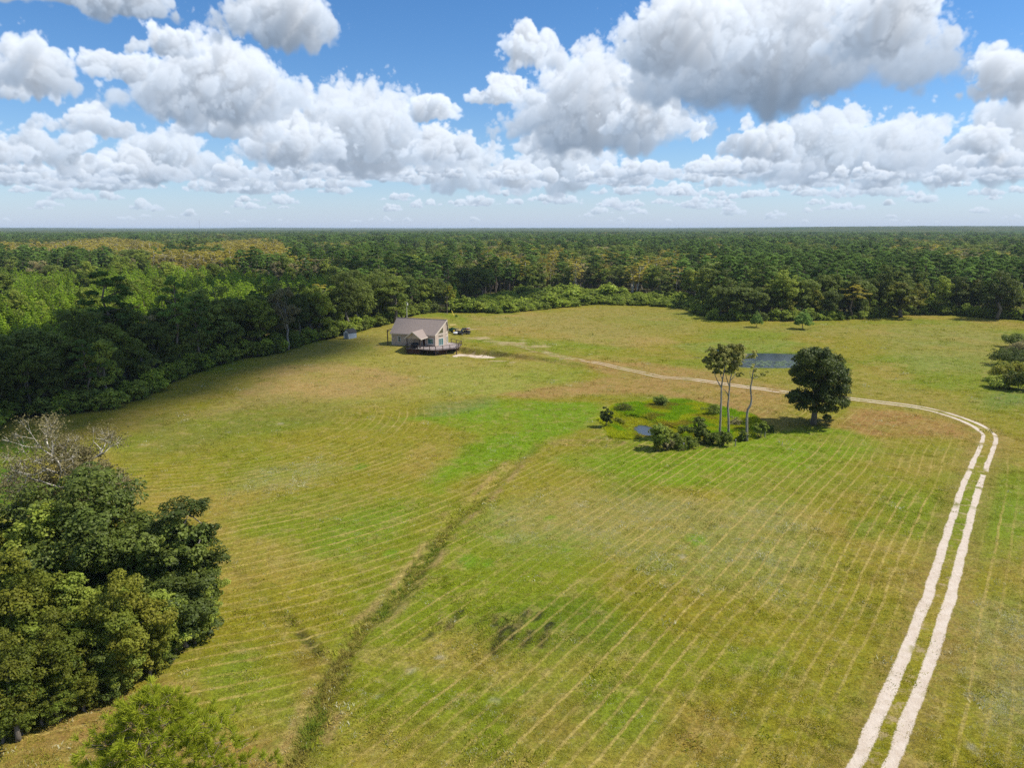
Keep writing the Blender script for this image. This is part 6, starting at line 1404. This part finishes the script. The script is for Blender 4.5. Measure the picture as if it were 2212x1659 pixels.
sc_ = rng.uniform(.4, 1.15, len(xx))*np.where(pn > 0, .5, 1.0)*(.45+1.1*NZ3.fbm(xx, yy, 3.5, 2))
n1 = len(xx)
# rough grass on the far pond's banks
x2 = rng.uniform(50, 110, 16000); y2 = rng.uniform(150, 235, 16000); pd2 = poly_sd(x2, y2, POND2); k = (pd2 < -.6) & (pd2 > -4.5) & (rng.random(16000) < .35); x2, y2 = x2[k], y2[k]
g2 = np.tile(A_(140, 156, 48), (len(x2), 1))
# ditch weeds
Lw = DITCH[len(DITCH)//3:]; ii = rng.integers(0, len(Lw), 2600); x3, y3 = (Lw[ii]+rng.normal(size=(2600, 2))*np.array([.38, .42])).T; low = ii/len(Lw); k = (rng.random(2600) < .08+.42*low**2) & (NZ1.fbm(x3, y3, 5, 2) > .42); x3, y3, low = x3[k], y3[k], low[k]
q3 = NZ2.fbm(x3, y3, 4, 2)[:, None]; g3 = (A_(150, 140, 70)*(1-sstep(.45, .6, q3))+A_(112, 132, 44)*sstep(.45, .6, q3))*(.8+.5*rng.random((len(x3), 1)))
X = np.concatenate([xx, x2, x3]); Y = np.concatenate([yy, y2, y3]); S = np.concatenate([sc_, rng.uniform(.2, .45, len(x2)), rng.uniform(.35, .8, len(x3))]); C_ = np.concatenate([gc_, g2, g3])
tag(scatter_object("marsh_grass", np.column_stack([X, Y, gh(X, Y)]), rng.integers(0, 3, len(X)), np.stack([S, S, S], 1), np.column_stack([np.zeros((len(X), 2)), rng.uniform(0, 6.28, len(X))]), tall_t, dict(gcol=C_)), "tall bright marsh grass and ditch weeds", "grass", kind="stuff")
# lily pads on the far pond
pads = MB(); 
pads._add([(0, 0, 0)]+[(.5*math.cos(a), .5*math.sin(a), .01) for a in np.linspace(.25, 6.0, 9)], [(0, i, i+1) for i in range(1, 9)])
pad_me = pads.mesh("lily_pad_shape", [plain("lily_pad", (.10, .14, .075), .7, .25, spec=.15)])
x4 = rng.uniform(50, 110, 9000); y4 = rng.uniform(150, 235, 9000); pyy = PXY(x4, y4, -.4)[1]; k = (poly_sd(x4, y4, POND2) > .2) & (pyy > 781+rng.normal(size=9000)*.8); x4, y4 = x4[k], y4[k]; s4 = rng.uniform(.4, 1.0, len(x4))
tag(scatter_object("lily_pads", np.column_stack([x4, y4, np.full(len(x4), LEVEL[1]+.015)+rng.uniform(0, .02, len(x4))]), np.zeros(len(x4)), np.stack([s4, s4, s4], 1), np.column_stack([rng.normal(size=(len(x4), 2))*.05, rng.uniform(0, 6.28, len(x4))]), [pad_me]), "grey green lily pads floating on the far pond", "lily pads", kind="stuff")

# ---------------------------------------------------------------- passing clouds overhead that shade the wood, and the air
mcl = plain("cloud_white", (.85, .85, .86), 1, .02, .01, spec=0)
def passing_cloud(cx, cy, rx, ry, alt, seed, rz):
    rng = np.random.default_rng(seed); mb = MB(); k = alt/SUN_DIR.z
    for i in range(26):
        a = rng.uniform(0, 6.28); q = rng.random()**.5; r = rng.uniform(.28, .45)*min(rx, ry)
        px, py = math.cos(a)*q*(rx-r*.6), math.sin(a)*q*(ry-r*.6); px, py = px*math.cos(rz)-py*math.sin(rz), px*math.sin(rz)+py*math.cos(rz)
        mb.ellipsoid((px, py, r*.3*rng.random()), (r, r, r*.55), 18, 10, .10, seed*50+i)
    o = mb.build("cloud", mcl, None, True); o.location = (cx+SUN_DIR.x*k, cy+SUN_DIR.y*k, alt)
    tag(o, "white cumulus cloud drifting overhead beyond the picture's frame", "cloud", "clouds overhead", "stuff")
passing_cloud(-118, 160, 62, 90, 1500, 1, -.5)
passing_cloud(-78, 362, 100, 46, 1500, 2, -.12)
hm, nt = mat_nodes("thin_haze"); b = NB(nt); pv = b.n('ShaderNodeVolumePrincipled'); pv.inputs['Color'].default_value = (.66, .82, 1.0, 1); pv.inputs['Density'].default_value = HAZE; pv.inputs['Anisotropy'].default_value = 0.0
o_ = b.n('ShaderNodeOutputMaterial'); nt.links.new(pv.outputs[0], o_.inputs['Volume'])
mb = MB(); mb.box(-17500, 17500, -700, 18500, -2.2, 46); hz = mb.build("haze", hm); tag(hz, "thin pale blue haze in the distant air", "haze", kind="stuff")
